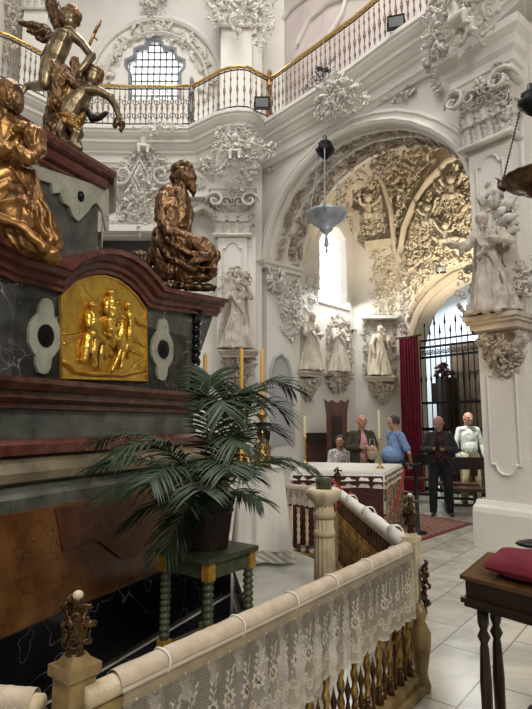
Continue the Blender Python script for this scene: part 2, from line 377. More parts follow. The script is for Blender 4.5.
# back bay behind the altar
bl = B.uv(-60, 300)[0]; br_ = B.uv(262, 300)[0]
nich = [B.uv(*p) for p in ((186, 330), (186, 240), (188, 225), (194, 214), (203, 209), (211, 214), (216, 225), (217, 240), (217, 330))]
rec = [B.uv(*p) for p in ((96, 330), (96, 236), (152, 236), (152, 330))]
m = MB(); slab(m, B, [[(bl, 0), (br_, 0), (br_, ZT), (bl, ZT)], nich[::-1], rec[::-1]], 0, -.3); slab(m, B, [nich], -.26, -.29); struct(fix(m.build('wall_back', wall_m, smooth=False)))
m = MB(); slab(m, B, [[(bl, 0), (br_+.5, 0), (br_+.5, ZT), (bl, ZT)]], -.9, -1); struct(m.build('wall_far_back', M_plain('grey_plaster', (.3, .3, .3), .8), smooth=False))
m = MB(); sweep(m, [B.P(a, z) for a, z in nich], B.n, [(0, 0), (0, .05), (.05, .08), (.1, .05), (.1, 0)])
l0, l1 = B.uv(92, 231), B.uv(156, 231)
m.obox(B.P(l0[0], l0[1], .05), B.P(l1[0], l1[1], .05), .3, .14)
l0, l1 = B.uv(180, 198), B.uv(222, 198); m.obox(B.P(l0[0], l0[1], .05), B.P(l1[0], l1[1], .05), .3, .12)
struct(m.build('trim_2', wall_m, ang=35))
# gallery floor, cornice and its balustrade line
ZC = 7.9
line = [atZ(px, py, ZC) for px, py in ((-70, 60), (-20, 72), (8, 80), (30, 90), (48, 99), (66, 112), (84, 124), (120, 125), (155, 125), (188, 125), (202, 118), (214, 112), (226, 108.5), (238, 107), (250, 108), (259, 112), (265, 119), (307, 92), (350, 64), (388, 35), (426, 8), (452, -17), (500, -70))]
prof = [(0, 0), (0, -.07), (.04, -.09), (.04, -.13), (.1, -.2), (.15, -.23), (.15, -.3), (.2, -.32), (.26, -.4), (.3, -.42), (.3, -.47), (.36, -.5), (.36, -.66), (.39, -.68), (.42, -.76), (.95, -.78), (.95, 0)]
m = MB(); sweep(m, line, ZU, prof); struct(fix(m.build('trim_3', wall_m, smooth=False)))
m = MB(); back = [(6, 3), (6, 16), (-9, 16), (-9, 8)]; pl = [(p[0], p[1]) for p in line]
inner = []
for i, p in enumerate(line):
    t = line[min(i+1, len(line)-1)]-line[max(i-1, 0)]; t /= np.linalg.norm(t); q = p+np.cross(ZU, t)*.6; inner.append((q[0], q[1]))
HP = Plane((0, 0), (1, 0))
tri = tessellate_polygon([[Vector((x, y, 0)) for x, y in inner+[(6.5, 16), (-9, 16)]]]); L = inner+[(6.5, 16), (-9, 16)]; n = len(L)
# gallery slab only as deep as the bay (the chapel vault stays open behind the arch)
L = inner[:18]+[tuple(A.P(A.uv(345, 100)[0], 0, -1.6)[:2]), (.9, 13.6), (-7.5, 13.6)]; tri = tessellate_polygon([[Vector((x, y, 0)) for x, y in L]]); n = len(L)
m.add([(x, y, ZC-.02) for x, y in L]+[(x, y, ZC-.2) for x, y in L], [list(t) for t in tri]+[[i+n for i in t][::-1] for t in tri])
G = Plane(A.P(0, 0, -1.7)[:2], (.634, -.773)); G.n = A.n.copy(); G.t = A.t.copy()
m.add([A.P(-.5, ZC-.03, .2), A.P(6.5, ZC-.03, .2), A.P(6.5, ZC-.03, -1.8), A.P(-.5, ZC-.03, -1.8)], [[0, 1, 2, 3]])
struct(m.build('trim_4', wall_m, smooth=False))
# gallery back walls
G2 = Plane((0, 13.2), (1, 0)); G2.n = np.array((0, -1., 0))
WIN = [(131, 100), (131, 72), (127, 66), (127, 61), (134, 58), (136, 55), (136, 50), (141, 48), (146, 47), (148, 41), (154, 38), (160, 41), (162, 47), (168, 49), (174, 50), (174, 55), (176, 58), (183, 61), (183, 67), (179, 72), (179, 100)]
win = [G2.uv(*p) for p in WIN]
m = MB(); slab(m, G2, [[(-8, ZC-.2), (.5, ZC-.2), (.5, 14.5), (-8, 14.5)], win], 0, -.3); struct(fix(m.build('wall_gallery', wall_m, smooth=False)))
m = MB(); slab(m, G2, [win], -.2, -.22); w = struct(m.build('window_2', glass_em, smooth=False))
m = MB()
for i in range(10):
    x = win[0][0]-.1+i*(win[-1][0]-win[0][0]+.2)/9; m.obox(G2.P(x, win[0][1], -.15), G2.P(x, win[10][1], -.15), .035, .035, up=(0, 1, 0))
for i in range(9):
    z = win[0][1]+(win[10][1]-win[0][1])*i/8.5; hw = (win[-1][0]-win[0][0])/2*(1 if i < 7 else .4)+.03; c = (win[0][0]+win[-1][0])/2
    m.obox(G2.P(c-hw, z, -.15), G2.P(c+hw, z, -.15), .035, .035)
sweep(m, [G2.P(a, z, -.1) for a, z in win], G2.n, [(0, 0), (0, .12), (.07, .12), (.07, 0)])
m.build('window_frame', M_plain('lead_lattice', (.2, .21, .24), .6), w, smooth=False)
m = MB()
cx, cz = G2.uv(156, 86)
for r, th in ((G2.uv(220, 86)[0]-cx, .16), (G2.uv(206, 86)[0]-cx, .08)):
    sweep(m, [G2.P(cx+r*cos(a), cz+r*1.08*sin(a)) for a in np.linspace(pi*1.1, -.1*pi, 30)], G2.n, [(0, 0), (0, .1), (th/3, .16), (th, .12), (th, 0)])
struct(fix(m.build('trim_5', wall_m, ang=40)))
m = MB(); slab(m, G, [[(-2.4, ZC-.2), (6.5, ZC-.2), (6.5, 14.5), (-2.4, 14.5)]], 0, -.2); struct(m.build('wall_gallery_right', M_noise('rosy_shade_plaster', (.5, .43, .41), (.6, .53, .5), 1, .8, bmp=.1), smooth=False))  # pinkish shadow of the gallery recess is put into this rosy plaster colour
m = MB()
for pp in (((268, 60), (278, 30), (295, 8), (320, -10), (352, -18)), ((300, 45), (312, 20), (330, 5), (352, -2), (375, -5)), ((330, 40), (345, 14), (352, -10), (354, -40))):
    sweep(m, [G.P(*G.uv(*p)) for p in pp], G.n, [(0, 0), (0, .08), (.05, .13), (.11, .08), (.11, 0)])
struct(fix(m.build('trim_6', wall_m, ang=40)))
# closing walls and high vault of the crossing: daylight still enters from the nave behind
m = MB()
m.box((-6.8, 9.6, 5.2), (.3, 9, 19)); struct(m.build('wall_left', wall_m, smooth=False))
# chapel
chw = CH.uv(361, 300)[0]
wn = [CH.uv(*p) for p in ((318, 300), (318, 240), (321, 233), (327, 229), (333, 226), (339, 229), (345, 240), (347, 308))]
m = MB(); slab(m, CH, [[(-.25, 0), (chw, 0), (chw, 8.2), (-.25, 8.2)], wn], 0, -.3)
cbw = .98
slab(m, CB, [[(0, 0), (cbw, 0), (cbw, 8.2), (0, 8.2)]], 0, -.25)
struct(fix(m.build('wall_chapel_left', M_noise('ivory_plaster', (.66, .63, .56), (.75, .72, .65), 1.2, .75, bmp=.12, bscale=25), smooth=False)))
m = MB(); slab(m, CH, [wn], -.22, -.24); w = struct(m.build('window_3', glass_em, smooth=False))
m = MB(); sweep(m, [CH.P(a, z) for a, z in wn], CH.n, [(-.02, -.1), (-.02, .04), (.05, .06), (.09, 0)], closed=True)
for i in range(7): z = wn[0][1]+(wn[4][1]-wn[0][1])*(i+.3)/7; m.obox(CH.P(wn[0][0], z, -.18), CH.P(wn[-1][0], z, -.18), .015, .015)
for f in (.33, .66): x = wn[0][0]+(wn[-1][0]-wn[0][0])*f; m.obox(CH.P(x, wn[0][1], -.18), CH.P(x, wn[4][1]-.05, -.18), .012, .012, up=(0, 1, 0))
m.build('window_frame', wall_m, w, smooth=False)
DOOR = [(413, 345), (416, 330), (420, 318), (426, 307), (434, 297), (444, 288), (456, 280), (470, 275), (488, 273)]
dr = [CD.uv(*p) for p in DOOR]; dz = dr[-1][1]; dx = dr[-1][0]; xs0 = dr[0][0]
right = [(2*dx-a, z) for a, z in dr[:-1]][::-1]
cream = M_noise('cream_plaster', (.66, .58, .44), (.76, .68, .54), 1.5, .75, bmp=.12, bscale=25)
m = MB(); W3 = 5.2
slab(m, CD, [[(0, 0), (xs0, 0)]+dr+right+[(right[-1][0], 0), (W3, 0), (W3, 9.2), (0, 9.2)]], 0, -.5); struct(fix(m.build('wall_chapel_gate', cream, smooth=False)))
m = MB(); sweep(m, [CD.P(xs0, 0)]+[CD.P(a, z) for a, z in dr+right]+[CD.P(right[-1][0], 0)], CD.n, [(0, 0), (0, .05), (.04, .07), (.16, .07), (.19, .04), (.19, 0)])
struct(fix(m.build('trim_7', M_noise('tan_stone', (.45, .36, .24), (.55, .45, .32), 3, .7, bmp=.1), ang=40)))
q0 = A.P(op[-1][0], 0, -.95); q1 = CD.P(W3, 0)
m = MB(); m.obox((q0[0]+.2, q0[1]-.1, 4), (q1[0], q1[1], 4), .2, 9); struct(m.build('wall_chapel_right', wall_m, smooth=False))
# barrel vault of the chapel
cm = (op[1][0]+op[-3][0])/2; R_ = (op[-3][0]-op[1][0])/2+.45
m = MB(); N = 25; V = []
for o_ in (-.9, -4.6):
    for k in range(N):
        a = pi*k/(N-1); V.append(A.P(cm-R_*cos(a), 5.9+2.35*sin(a), o_))
for o_ in (-.9, -4.6):
    for k in range(N):
        a = pi*k/(N-1); V.append(A.P(cm-(R_+.2)*cos(a), 5.9+2.55*sin(a), o_))
Fc = [[k, k+1, N+k+1, N+k] for k in range(N-1)]+[[2*N+k+1, 2*N+k, 3*N+k, 3*N+k+1] for k in range(N-1)]+[[k, 2*N+k, 2*N+k+1, k+1] for k in range(N-1)]
m.add(V, Fc); struct(m.build('ceiling', M_noise('aged_plaster', (.56, .5, .41), (.68, .62, .53), 1.5, .8, bmp=.15, bscale=25)))
# sacristy space beyond the gate
S = Plane(CD.P(0, 0, -3.2)[:2], (.634, -.773)); S.n = A.n.copy(); S.t = A.t.copy()
m = MB(); slab(m, S, [[(-1.5, 0), (6, 0), (6, 6.5), (-1.5, 6.5)]], 0, -.1); struct(m.build('wall_sacristy', M_noise('blue_grey_plaster', (.5, .55, .6), (.62, .66, .7), 1, .8), smooth=False))
S2 = Plane(CD.P(0, 0, -1.3)[:2], (.634, -.773)); S2.n = A.n.copy(); S2.t = A.t.copy()
d0 = S2.uv(449, 345); d1 = S2.uv(500, 345)
m = MB(); slab(m, S2, [[(d0[0], 0), (d1[0], 0), (d1[0], d0[1]), (d0[0], d0[1])]], 0, -.08); dd = struct(m.build('door_1', M_noise('brown_timber', (.14, .10, .07), (.24, .18, .13), 4, .6, bmp=.2), smooth=False))
m = MB()
for r in range(5):
    for c_ in range(3):
        w_ = (d1[0]-d0[0])/3; z0 = .15+r*(d0[1]-.2)/5; m.obox(S2.P(d0[0]+w_*(c_+.12), z0+.3, .015), S2.P(d0[0]+w_*(c_+.88), z0+.3, .015), .03, (d0[1]-.2)/5-.12)
m.build('door_panel', bpy.data.materials['brown_timber'], dd, smooth=False)
# rug
def rug_mat():
    m, nt, b = new('oriental_rug'); t = nd(nt, 'ShaderNodeTexCoord'); v = nd(nt, 'ShaderNodeTexVoronoi', distance='MANHATTAN'); v.inputs['Scale'].default_value = 9; v.inputs['Randomness'].default_value = .35
    nt.links.new(t.outputs['Object'], v.inputs[0]); c = ramp(nt, v.outputs['Distance'], [(.1, (.3, .24, .18)), (.25, (.05, .03, .05)), (.42, (.16, .03, .03)), (.6, (.22, .12, .08))])
    nt.links.new(c, b.inputs['Base Color']); b.inputs['Roughness'].default_value = .95; return m
rc = [atZ(px, py, 0) for px, py in ((386, 553), (473, 524), (418, 514), (378, 516))]
HZ = lambda L, z0, z1: ([(p[0], p[1], z0) for p in L]+[(p[0], p[1], z1) for p in L], [[3, 2, 1, 0], [4, 5, 6, 7], [0, 1, 5, 4], [1, 2, 6, 5], [2, 3, 7, 6], [3, 0, 4, 7]])
c = sum(rc)/4; t = thing('rug', 'patterned red and dark rug lying on the marble floor by the standing man', 'rug', (c[0], c[1], 0))
m = MB(); m.add(*HZ(rc, .001, .009)); m.build('border', crimson, t, smooth=False)
m = MB(); m.add(*HZ([c+(p-c)*.9 for p in rc], .009, .012)); m.build('field', rug_mat(), t, smooth=False)
# ------------------------------------------------------------------ pier on the right with capital, base and panel
pe = A.uv(487, 373)[0]
SA, SB = pe, pe+.62
zb = A.uv(492, 503, .3)[1]
t = thing('pier_pilaster', 'white panelled pilaster of the right pier rising behind the standing saint', 'pilaster', A.P((SA+SB)/2, 0, .1))
m = MB(); zc0 = A.uv(470, 152, .2)[1]
slab(m, A, [[(SA, zb), (SB, zb), (SB, zc0), (SA, zc0)]], .2, 0); fix(m.build('shaft', wall_m, t, smooth=False))
m = MB(); slab(m, A, [[(SA-.1, 0), (SB+.35, 0), (SB+.35, zb-.12), (SA-.1, zb-.12)]], .38, 0)
sweep(m, [A.P(SA-.1, zb-.12, .38), A.P(SB+.35, zb-.12, .38)], ZU, [(0, 0), (.02, .06), (.08, .09), (.12, .14), (.2, .14), (.2, 0)])
fix(m.build('base', wall_m, t, smooth=False))
def panel(t, plane, L, o, name='panel_moulding', w=.035):
    m = MB(); sweep(m, [plane.P(a, z, o) for a, z in L], plane.n, [(0, 0), (0, .025), (w*.5, .04), (w, .02), (w, 0)], closed=True); return fix(m.build(name, wall_m, t, ang=40))
def shouldered(x0, x1, z0, z1, top=True):
    c = (x0+x1)/2; w = x1-x0; d = w*.3
    up = [(x1, z1-d), (x1-w*.15, z1-d), (x1-w*.22, z1-d*.4), (c+w*.12, z1), (c-w*.12, z1), (x0+w*.22, z1-d*.4), (x0+w*.15, z1-d), (x0, z1-d)]
    lo = [(x0, z0+d), (x0+w*.15, z0+d), (x0+w*.22, z0+d*.4), (c-w*.12, z0), (c+w*.12, z0), (x1-w*.22, z0+d*.4), (x1-w*.15, z0+d), (x1, z0+d)]
    return up+lo
panel(t, A, shouldered(SA+.1, SB-.1, zb+.35, A.uv(490, 365, .2)[1]), .2)
panel(t, A, shouldered(SA+.1, SB-.1, A.uv(475, 330, .2)[1], zc0-.16), .2)
def capital(t, plane, x0, x1, z0, z1, o, seed=0, mat=stucco):
    """composite capital: astragal, two rows of acanthus, corner volutes, curved abacus"""
    m = MB(); h = z1-z0; w = x1-x0
    slab(m, plane, [[(x0, z0), (x1, z0), (x1+.04, z1-.1*h), (x0-.04, z1-.1*h)]], o, 0)
    for i in range(2):
        z = z0+(z1-z0)*(0.02 if i == 0 else .03)
    e = [plane.P(x0-.02, z0, 0), plane.P(x0-.02, z0, o+.02), plane.P(x1+.02, z0, o+.02), plane.P(x1+.02, z0, 0)]
    sweep(m, e, ZU, [(.02, -.03), (-.04, -.03), (-.06, 0), (-.04, .04), (.02, .04)])
    e = [plane.P(x0-.1, z1, 0), plane.P(x0-.1, z1, o+.08), plane.P((x0+x1)/2, z1, o+.02), plane.P(x1+.1, z1, o+.08), plane.P(x1+.1, z1, 0)]
    sweep(m, e, ZU, [(.12, -.1*h), (0, -.1*h), (-.03, -.05*h), (-.05, 0), (.12, 0)])
    X = plane.t; n = plane.n
    for row, (zf, nn, s) in enumerate(((.2, 4, .42), (.44, 3, .42))):
        for k in range(nn):
            a = x0+w*(k+.5)/nn
            stamp(m, 9, plane.P(a, z0+h*zf, o+.01+.015*row), ZU, X, n, h*s, 0, .8)
    for k in range(5):
        a = x0+w*(k+.5)/5; stamp(m, k % 2, plane.P(a, z0+h*.68, o+.03), X, ZU, n, h*.2, 0, 1); stamp(m, 5, plane.P(a, z0+h*.85, o+.05), X, ZU, n, h*.1, 0, 1)
    for sg, xx in ((-1, x0), (1, x1)):
        for zf in (.2, .45): stamp(m, 9, plane.P(xx, z0+h*zf, o*.5), ZU, plane.n*sg*-1, plane.t*sg, h*.42, 0, .7)
    for sgn, xx, k in ((-1, x0-.02, 1), (1, x1+.02, 0)):
        stamp(m, k, plane.P(xx, z0+h*.78, o+.06), X, ZU, n, h*.5, 0 if sgn > 0 else pi, 1.4)
        stamp(m, 5, plane.P(xx, z0+h*.78, o+.1), X, ZU, n, h*.25, 0, 1.3)
        stamp(m, 1-k if k < 2 else k, plane.P((x0+x1)/2+sgn*w*.2, z0+h*.78, o+.04), X, ZU, n, h*.32, 0 if sgn < 0 else pi, 1.4)
    stamp(m, 5, plane.P((x0+x1)/2, z1-.05*h, o+.08), X, ZU, n, h*.3, 0, 1.5)
    return m.build('capital', mat, t)
zc1 = A.uv(455, 100, .25)[1]
capital(t, A, SA-.02, SB+.02, zc0, zc1, .28)
m = MB()
e = [A.P(SA-.12, zc1, 0), A.P(SA-.12, zc1, .3), A.P(SB+.12, zc1, .3), A.P(SB+.12, zc1, 0)]
sweep(m, e, ZU, [(.1, 0), (0, 0), (0, .1), (-.04, .12), (-.04, .24), (-.1, .3), (-.12, .42), (-.2, .5), (-.22, .6), (.1, .6)]); fix(m.build('entablature', wall_m, t, smooth=False))
# pilaster in the back corner (behind the standing saint on the left)
PB = Plane((0, 10.55), (1, 0)); PB.n = np.array((0, -1., 0))
x0, zc = PB.uv(218, 236); x1 = PB.uv(247, 236)[0]
t = thing('back_pilaster', 'white pilaster in the far corner behind the left saint', 'pilaster', ((x0+x1)/2, 10.8, 0))
m = MB(); m.box(((x0+x1)/2, 10.85, zc/2), (x1-x0, .6, zc)); m.box(((x0+x1)/2+.1, 10.9, .4), (x1-x0+.35, .82, .8))
m.box(((x0+x1)/2+.33, 10.97, zc/2+.003), (.3, .7, zc)); m.build('shaft', wall_m, t, smooth=False)
panel(t, PB, shouldered(x0+.08, x1-.08, PB.uv(230, 300)[1], zc-.12), 0)
z1 = PB.uv(232, 196)[1]; PC = Plane((0, 10.75), (1, 0)); PC.n = np.array((0, -1., 0)); capital(t, PC, x0-.04, x1+.04, zc, z1, .22)
m = MB(); e = [(x0-.15, 11.1, z1), (x0-.15, 10.45, z1), (x1+.15, 10.45, z1), (x1+.15, 11.1, z1)]
sweep(m, e, ZU, [(.1, 0), (0, 0), (0, .07), (-.05, .1), (-.05, .2), (.1, .2)]); m.box(((x0+x1)/2, 10.85, z1+.5), (x1-x0+.15, .6, 1.0))
fix(m.build('entablature', wall_m, t, smooth=False))
# upper gallery pilaster
GP = Plane((0, 12.3), (1, 0)); GP.n = np.array((0, -1., 0)); x0, zt = GP.uv(221, 28); x1 = GP.uv(252, 28)[0]
t = thing('gallery_pilaster', 'broad white pilaster on the gallery right of the upper window', 'pilaster', ((x0+x1)/2, 12.6, ZC))
m = MB(); m.box(((x0+x1)/2, 12.65, (ZC+zt)/2-.01), (x1-x0, .7, zt-ZC)); m.box(((x0+x1)/2+.45, 12.8, (ZC+zt)/2-.01), (.4, .7, zt-ZC)); m.build('shaft', wall_m, t, smooth=False)
GPc = Plane((0, 12.5), (1, 0)); GPc.n = np.array((0, -1., 0)); capital(t, GPc, x0-.05, x1+.05, zt, zt+.7, .25)
m = MB(); m.box(((x0+x1)/2, 12.7, zt+1.4), (x1-x0+.5, .9, 1.4)); m.build('entablature', wall_m, t, smooth=False)
x0, zt = GP.uv(24, 10); x1 = GP.uv(48, 10)[0]
t = thing('gallery_pilaster', 'white pilaster on the gallery at the far left edge behind the angels', 'pilaster', ((x0+x1)/2, 12.6, ZC))
m = MB(); m.box(((x0+x1)/2, 12.65, (ZC+zt)/2-.01), (x1-x0, .7, zt-ZC)); m.build('shaft', wall_m, t, smooth=False); capital(t, GPc, x0-.05, x1+.05, zt, zt+.7, .25)
# jamb capital at the left foot of the arch, small niche in the jamb as a flat shade-grey panel
J = Plane(A.P(op[1][0], 0, 0)[:2], (.773, .634)); J.n = A.t.copy(); J.t = -A.n.copy()
t = thing('impost_capital', 'small carved impost capital where the great arch springs on the left', 'capital', J.P(.2, op[1][1]-.5, 0))
m = MB(); zi = op[1][1]
e = [J.P(-.12, zi, 0)-A.t*.3, J.P(-.12, zi, .12), J.P(1.0, zi, .12)]
sweep(m, [J.P(-.14, zi, -.3), J.P(-.14, zi, .1), J.P(.95, zi, .1)], ZU, [(-.08, 0), (-.06, -.06), (0, -.1), (0, -.16), (.12, -.16), (.12, 0)]); fix(m.build('abacus', wall_m, t, smooth=False))
m = MB(); R = random.Random(5)
for k in range(26):
    stamp(m, R.choice((2, 4, 0, 1, 5)), J.P(R.uniform(-.05, .4), zi-R.uniform(.2, .65), R.uniform(.02, .1)), ZU, J.t, J.n, R.uniform(.16, .28), R.uniform(-.6, .6), 1.3)
m.build('acanthus', stucco, t)
m = MB(); nz = [J.uv(*p) for p in ((273, 448), (272, 372), (275, 360), (280, 356), (286, 362), (289, 374), (291, 445))]
slab(m, J, [nz], .005, -.005); sweep(m, [J.P(a, z) for a, z in nz], J.n, [(0, 0), (0, .03), (.04, .05), (.08, .03), (.08, 0)]); struct(m.build('trim_8', M_plain('niche_shade_grey', (.4, .4, .41), .8), ang=40))  # flush panel, nothing cut: the niche's shade is put into its grey
# ------------------------------------------------------------------ ALTAR (left): stepped marble base, gold relief pedestal, upper body
AT = np.array((.45, .893, 0)); AT /= np.linalg.norm(AT); AN = np.array((AT[1], -AT[0], 0))
def AL(w):
    p = Plane((0, 0), (1, 0)); p.p = np.array((-1.28, 3.32, 0))-AN*w; p.t = AT; p.n = AN; return p
base = [np.array(p) for p in ((-2.6, 2.2, 0.), (-1.46, 2.88, 0.), (-1.28, 3.32, 0.), (-.36, 5.28, 0.), (-1.6, 6.1, 0.))]
altar = thing('altar', 'massive stepped altar of black, orange and red marble behind the potted palm', 'altar', (-1.3, 4.2, 0))
def tier(name, mat, prof, parent=altar, path=base, deep=.9):
    m = MB(); q = [(a, z) for a, z in prof]; q = [(deep, q[0][1])]+q+[(deep, q[-1][1])]; sweep(m, path, ZU, q); return fix(m.build(name, mat, parent, ang=30))
tier('black_plinth', blackm, [(-.02, .0), (-.02, .46)])
tier('orange_dado', orangem, [(0, .46), (0, 1.1)])
P0 = AL(0)
m = MB(); slab(m, P0, [[P0.uv(*p) for p in ((54, 508), (100, 502), (170, 491), (170, 500), (163, 512), (152, 532), (140, 553), (130, 560), (120, 558), (110, 550), (98, 541), (84, 543), (62, 552))]], .012, -.01); fix(m.build('rust_inlay', rustm, altar, smooth=False))
tier('green_step', greenm, [(.03, 1.1), (.03, 1.17), (.1, 1.24)])
tier('sand_moulding', sandm, [(.09, 1.24), (.05, 1.26), (.05, 1.31), (.1, 1.37), (.14, 1.40)])
tier('red_band', redm, [(.14, 1.40), (.09, 1.41), (.09, 1.47), (.12, 1.50)])
tier('grey_frieze', greenm, [(.25, 1.50), (.25, 1.56), (.27, 1.56), (.27, 1.68)])
tier('lower_cornice', brownm, [(.26, 1.68), (.22, 1.69), (.22, 1.72), (.16, 1.75), (.16, 1.79), (.12, 1.80), (.08, 1.84), (.08, 1.87), (.16, 1.88)])
WP = .42; PP = AL(WP)
s0 = PP.uv(14, 330)[0]; s1 = PP.uv(187, 340)[0]
bp = [PP.P(s0-.5, 0)+AN*(-.15), PP.P(s0, 0), PP.P(s1, 0), PP.P(s1+.1, 0)-AN*.8]
tier('pedestal', greym, [(0, 1.87), (0, 2.45)], path=bp)
cor = [PP.uv(*p) for p in ((-30, 262), (10, 280), (30, 284), (59, 292), (65, 286), (72, 280), (82, 275.5), (93, 273), (104, 273.5), (115, 277), (126, 284), (136, 294), (145, 306), (158, 309), (214, 316))]
m = MB(); slab(m, PP, [[(cor[0][0], 1.87)]+[(a, z+.03) for a, z in cor]+[(s1, 1.87)]], -.0, -.6); fix(m.build('pedestal_gable', greym, altar, smooth=False))
m = MB(); sweep(m, [PP.P(a, z) for a, z in cor], AN, [(-.01, -.5), (-.01, .05), (.02, .05), (.035, .08), (.07, .085), (.085, .13), (.12, .15), (.125, .19), (.165, .19), (.17, -.5)]); fix(m.build('arched_cornice', redm, altar, ang=30))
# gold panel
gp = [PP.uv(*p) for p in ((60, 377), (59, 297), (66, 290), (74, 283), (84, 279), (94, 277), (104, 277.5), (115, 281), (125, 288), (134, 297), (143, 310), (144, 380))]
def subdiv(L, n=4): return [((a[0]*(n-i)+b[0]*i)/n, (a[1]*(n-i)+b[1]*i)/n) for a, b in zip(L, L[1:]+L[:1]) for i in range(n)]
m = MB(); slab(m, PP, [gp], .02, -.02); sweep(m, [PP.P(a, z, .015) for a, z in gp], AN, [(0, 0), (0, .015), (.012, .02), (.02, 0)], closed=True)
gpo = fix(m.build('gold_plate', gold, altar, smooth=False))
k = np.linalg.norm(PP.hit(100, 330)-CAM)/F
def pc(L, r_sq=.55):
    out = []
    for x, y, b, r in L: out.append((PP.P(*PP.uv(x, y), .018+b*k*.95), r*k*1.22))
    return out
def flat(m, L):
    for (p, r) in pc(L): m.ball(p, (r, r, r), q=ICO1)
    q = pc(L)
    for (p, r), (p2, r2) in zip(q[:-1], q[1:]): m.tube([p, p2], [r*.95, r2*.95], 8)
m = MB()
for L in ([(107.5, 293, 3, 3.4), (107.5, 297.5, 3, 2.4)], [(108, 301, 2, 4), (109, 309, 2, 6.5), (109, 318, 2, 6)], [(103, 303, 3, 3), (102, 312, 4, 2.3), (107, 322, 5, 1.8), (111, 323, 5, 1.4)], [(114, 303, 3, 3), (117, 313, 3, 2.6), (112, 320, 4, 2)],
          [(112, 302, 5, 1.2), (110, 312, 6, 1.2), (105, 321, 5, 1.2)], [(106, 320, 2, 5), (107, 332, 2, 5), (108, 345, 1, 5)],
          [(89.5, 305, 3, 3.4), (90, 309, 2.4, 2.6)], [(88, 314, 2, 4.5), (88, 322, 2.6, 6), (90, 331, 2.5, 6.5)], [(84, 316, 4, 2.6), (83, 326, 5, 2.2), (92, 325, 6, 1.6), (94, 319, 6, 1.3)],
          [(88, 334, 3, 5), (96, 341, 6, 4), (99, 343, 6, 3), (100, 357, 4, 2.5)], [(84, 336, 3, 4), (82, 348, 3, 4), (80, 361, 3, 3)], [(90, 340, 5, 3), (88, 352, 4.5, 3), (90, 366, 3, 3)], [(93, 341, 6, 1.2), (89, 350, 7, 1), (88, 362, 6, 1)],
          [(97, 343, 5, 2), (95, 355, 5, 2.2), (96, 368, 3, 2.4)], [(117.5, 318, 5, 3.2)], [(116.5, 323, 4, 3), (116, 331, 4.5, 4), (114, 338, 5, 4)], [(113, 325, 6, 1.6), (108, 333, 7, 1.3), (104, 331, 7, 1.1)],
          [(114, 339, 5, 4), (115, 350, 5, 2.6), (111, 362, 4.5, 1.8), (107, 371, 4, 1.6)], [(118, 338, 4, 3), (119, 352, 4, 2.4), (117, 368, 3, 2)], [(112, 341, 6, 1), (104, 337, 6, 1), (98, 334, 6, 1.5)],
          [(125, 305, 2.5, 2.6), (125, 309, 2, 2)], [(126, 314, 2, 3.6), (127, 323, 2, 4), (126, 336, 2, 4), (126, 350, 1.5, 3.2)], [(129, 314, 3, 1.8), (134, 322, 3, 1.4), (142, 327, 3, 1.2)], [(125, 336, 3, 2), (123, 350, 2, 1.4), (125, 358, 2, 1.5)],
          [(62, 334, 0, 1.5), (72, 333, 0, 1.6), (80, 332, 0, 1)], [(62, 344, 0, 1.6), (70, 340, 0, 1.5), (78, 337, 0, 1)], [(62, 362, 0, 3), (72, 371, 0, 3), (90, 374, 0, 2.6), (120, 375, 0, 2.5), (141, 370, 0, 3)], [(128, 372, 0, 2), (136, 363, 0, 3), (141, 360, 0, 2)],
          [(130, 340, 0, 2), (137, 342, 0, 2), (142, 346, 0, 2)], [(132, 352, 0, 2), (140, 355, 0, 2.6)], [(80, 283, 0, .8), (85, 292, 0, .9), (92, 301, 0, .9), (95, 309, 0, .8)], [(98, 352, 1, 3), (108, 354, 1, 3)]): flat(m, L)
rel_o = sculpt(m, 'relief_figures', gold, altar, voxel=.004, sm=2)
quat = [(0, 1), (.3, .96), (.45, .8), (.5, .56), (.72, .44), (.95, .25), (1, 0), (.95, -.25), (.72, -.44), (.5, -.56), (.45, -.8), (.3, -.96)]; quat = quat+[(-x, -y) for x, y in quat]
for cx, cy, hx, hy in ((43, 336, 15.5, 38), (161, 349.5, 10.5, 31)):
    a, z = PP.uv(cx, cy); ax = PP.uv(cx+hx, cy)[0]-a; az = PP.uv(cx, cy-hy)[1]-z
    m = MB(); slab(m, PP, [[(a+x*ax, z+y*az) for x, y in quat]], .025, 0); cm_ = fix(m.build('cartouche', palem, altar, smooth=False))
    m = MB(); slab(m, PP, [[(a+.5*ax*cos(t), z+.3*az*sin(t)) for t in np.linspace(0, 2*pi, 20, endpoint=False)]], .035, 0)
    R = random.Random(3)
    for i in range(9): stamp(m, R.choice((0, 1, 5)), PP.P(a+R.uniform(-.25, .25)*ax, z+R.uniform(-.18, .18)*az, .035), AT, ZU, AN, .05, R.uniform(0, 6), .5)
    fix(m.build('dark_boss', iron, cm_, smooth=False))
# upper body
UP = AL(.85); u0 = UP.uv(5, 170)[0]; u1 = UP.uv(100, 170)[0]; zt = UP.uv(60, 150)[1]; zt2 = UP.uv(60, 175)[1]
ub = [UP.P(u0-.6, 0), UP.P(u1, 0), UP.P(u1, 0)+np.array((-.2, .7, 0)), UP.P(u1, 0)+np.array((-1.2, 1.0, 0))]
tier('upper_body', greym, [(.0, 2.3), (.0, zt2)], path=ub, deep=.5)
lam = [UP.uv(*p) for p in ((30, 178), (49, 184), (51, 194), (58, 193), (61, 203), (67, 207), (71, 217), (76, 222), (81, 217), (86, 212), (90, 206), (94, 203), (98, 209), (101, 217), (104, 231), (106.5, 231), (106.5, 190), (30, 165))]
m = MB(); slab(m, UP, [lam], .03, 0); fix(m.build('lambrequin', palem, altar, smooth=False))
F2 = Plane((0, 0), (1, 0)); F2.p = np.array((*ub[1][:2], 0)); F2.t = np.array((-.275, .961, 0)); F2.n = np.array((.961, .275, 0))
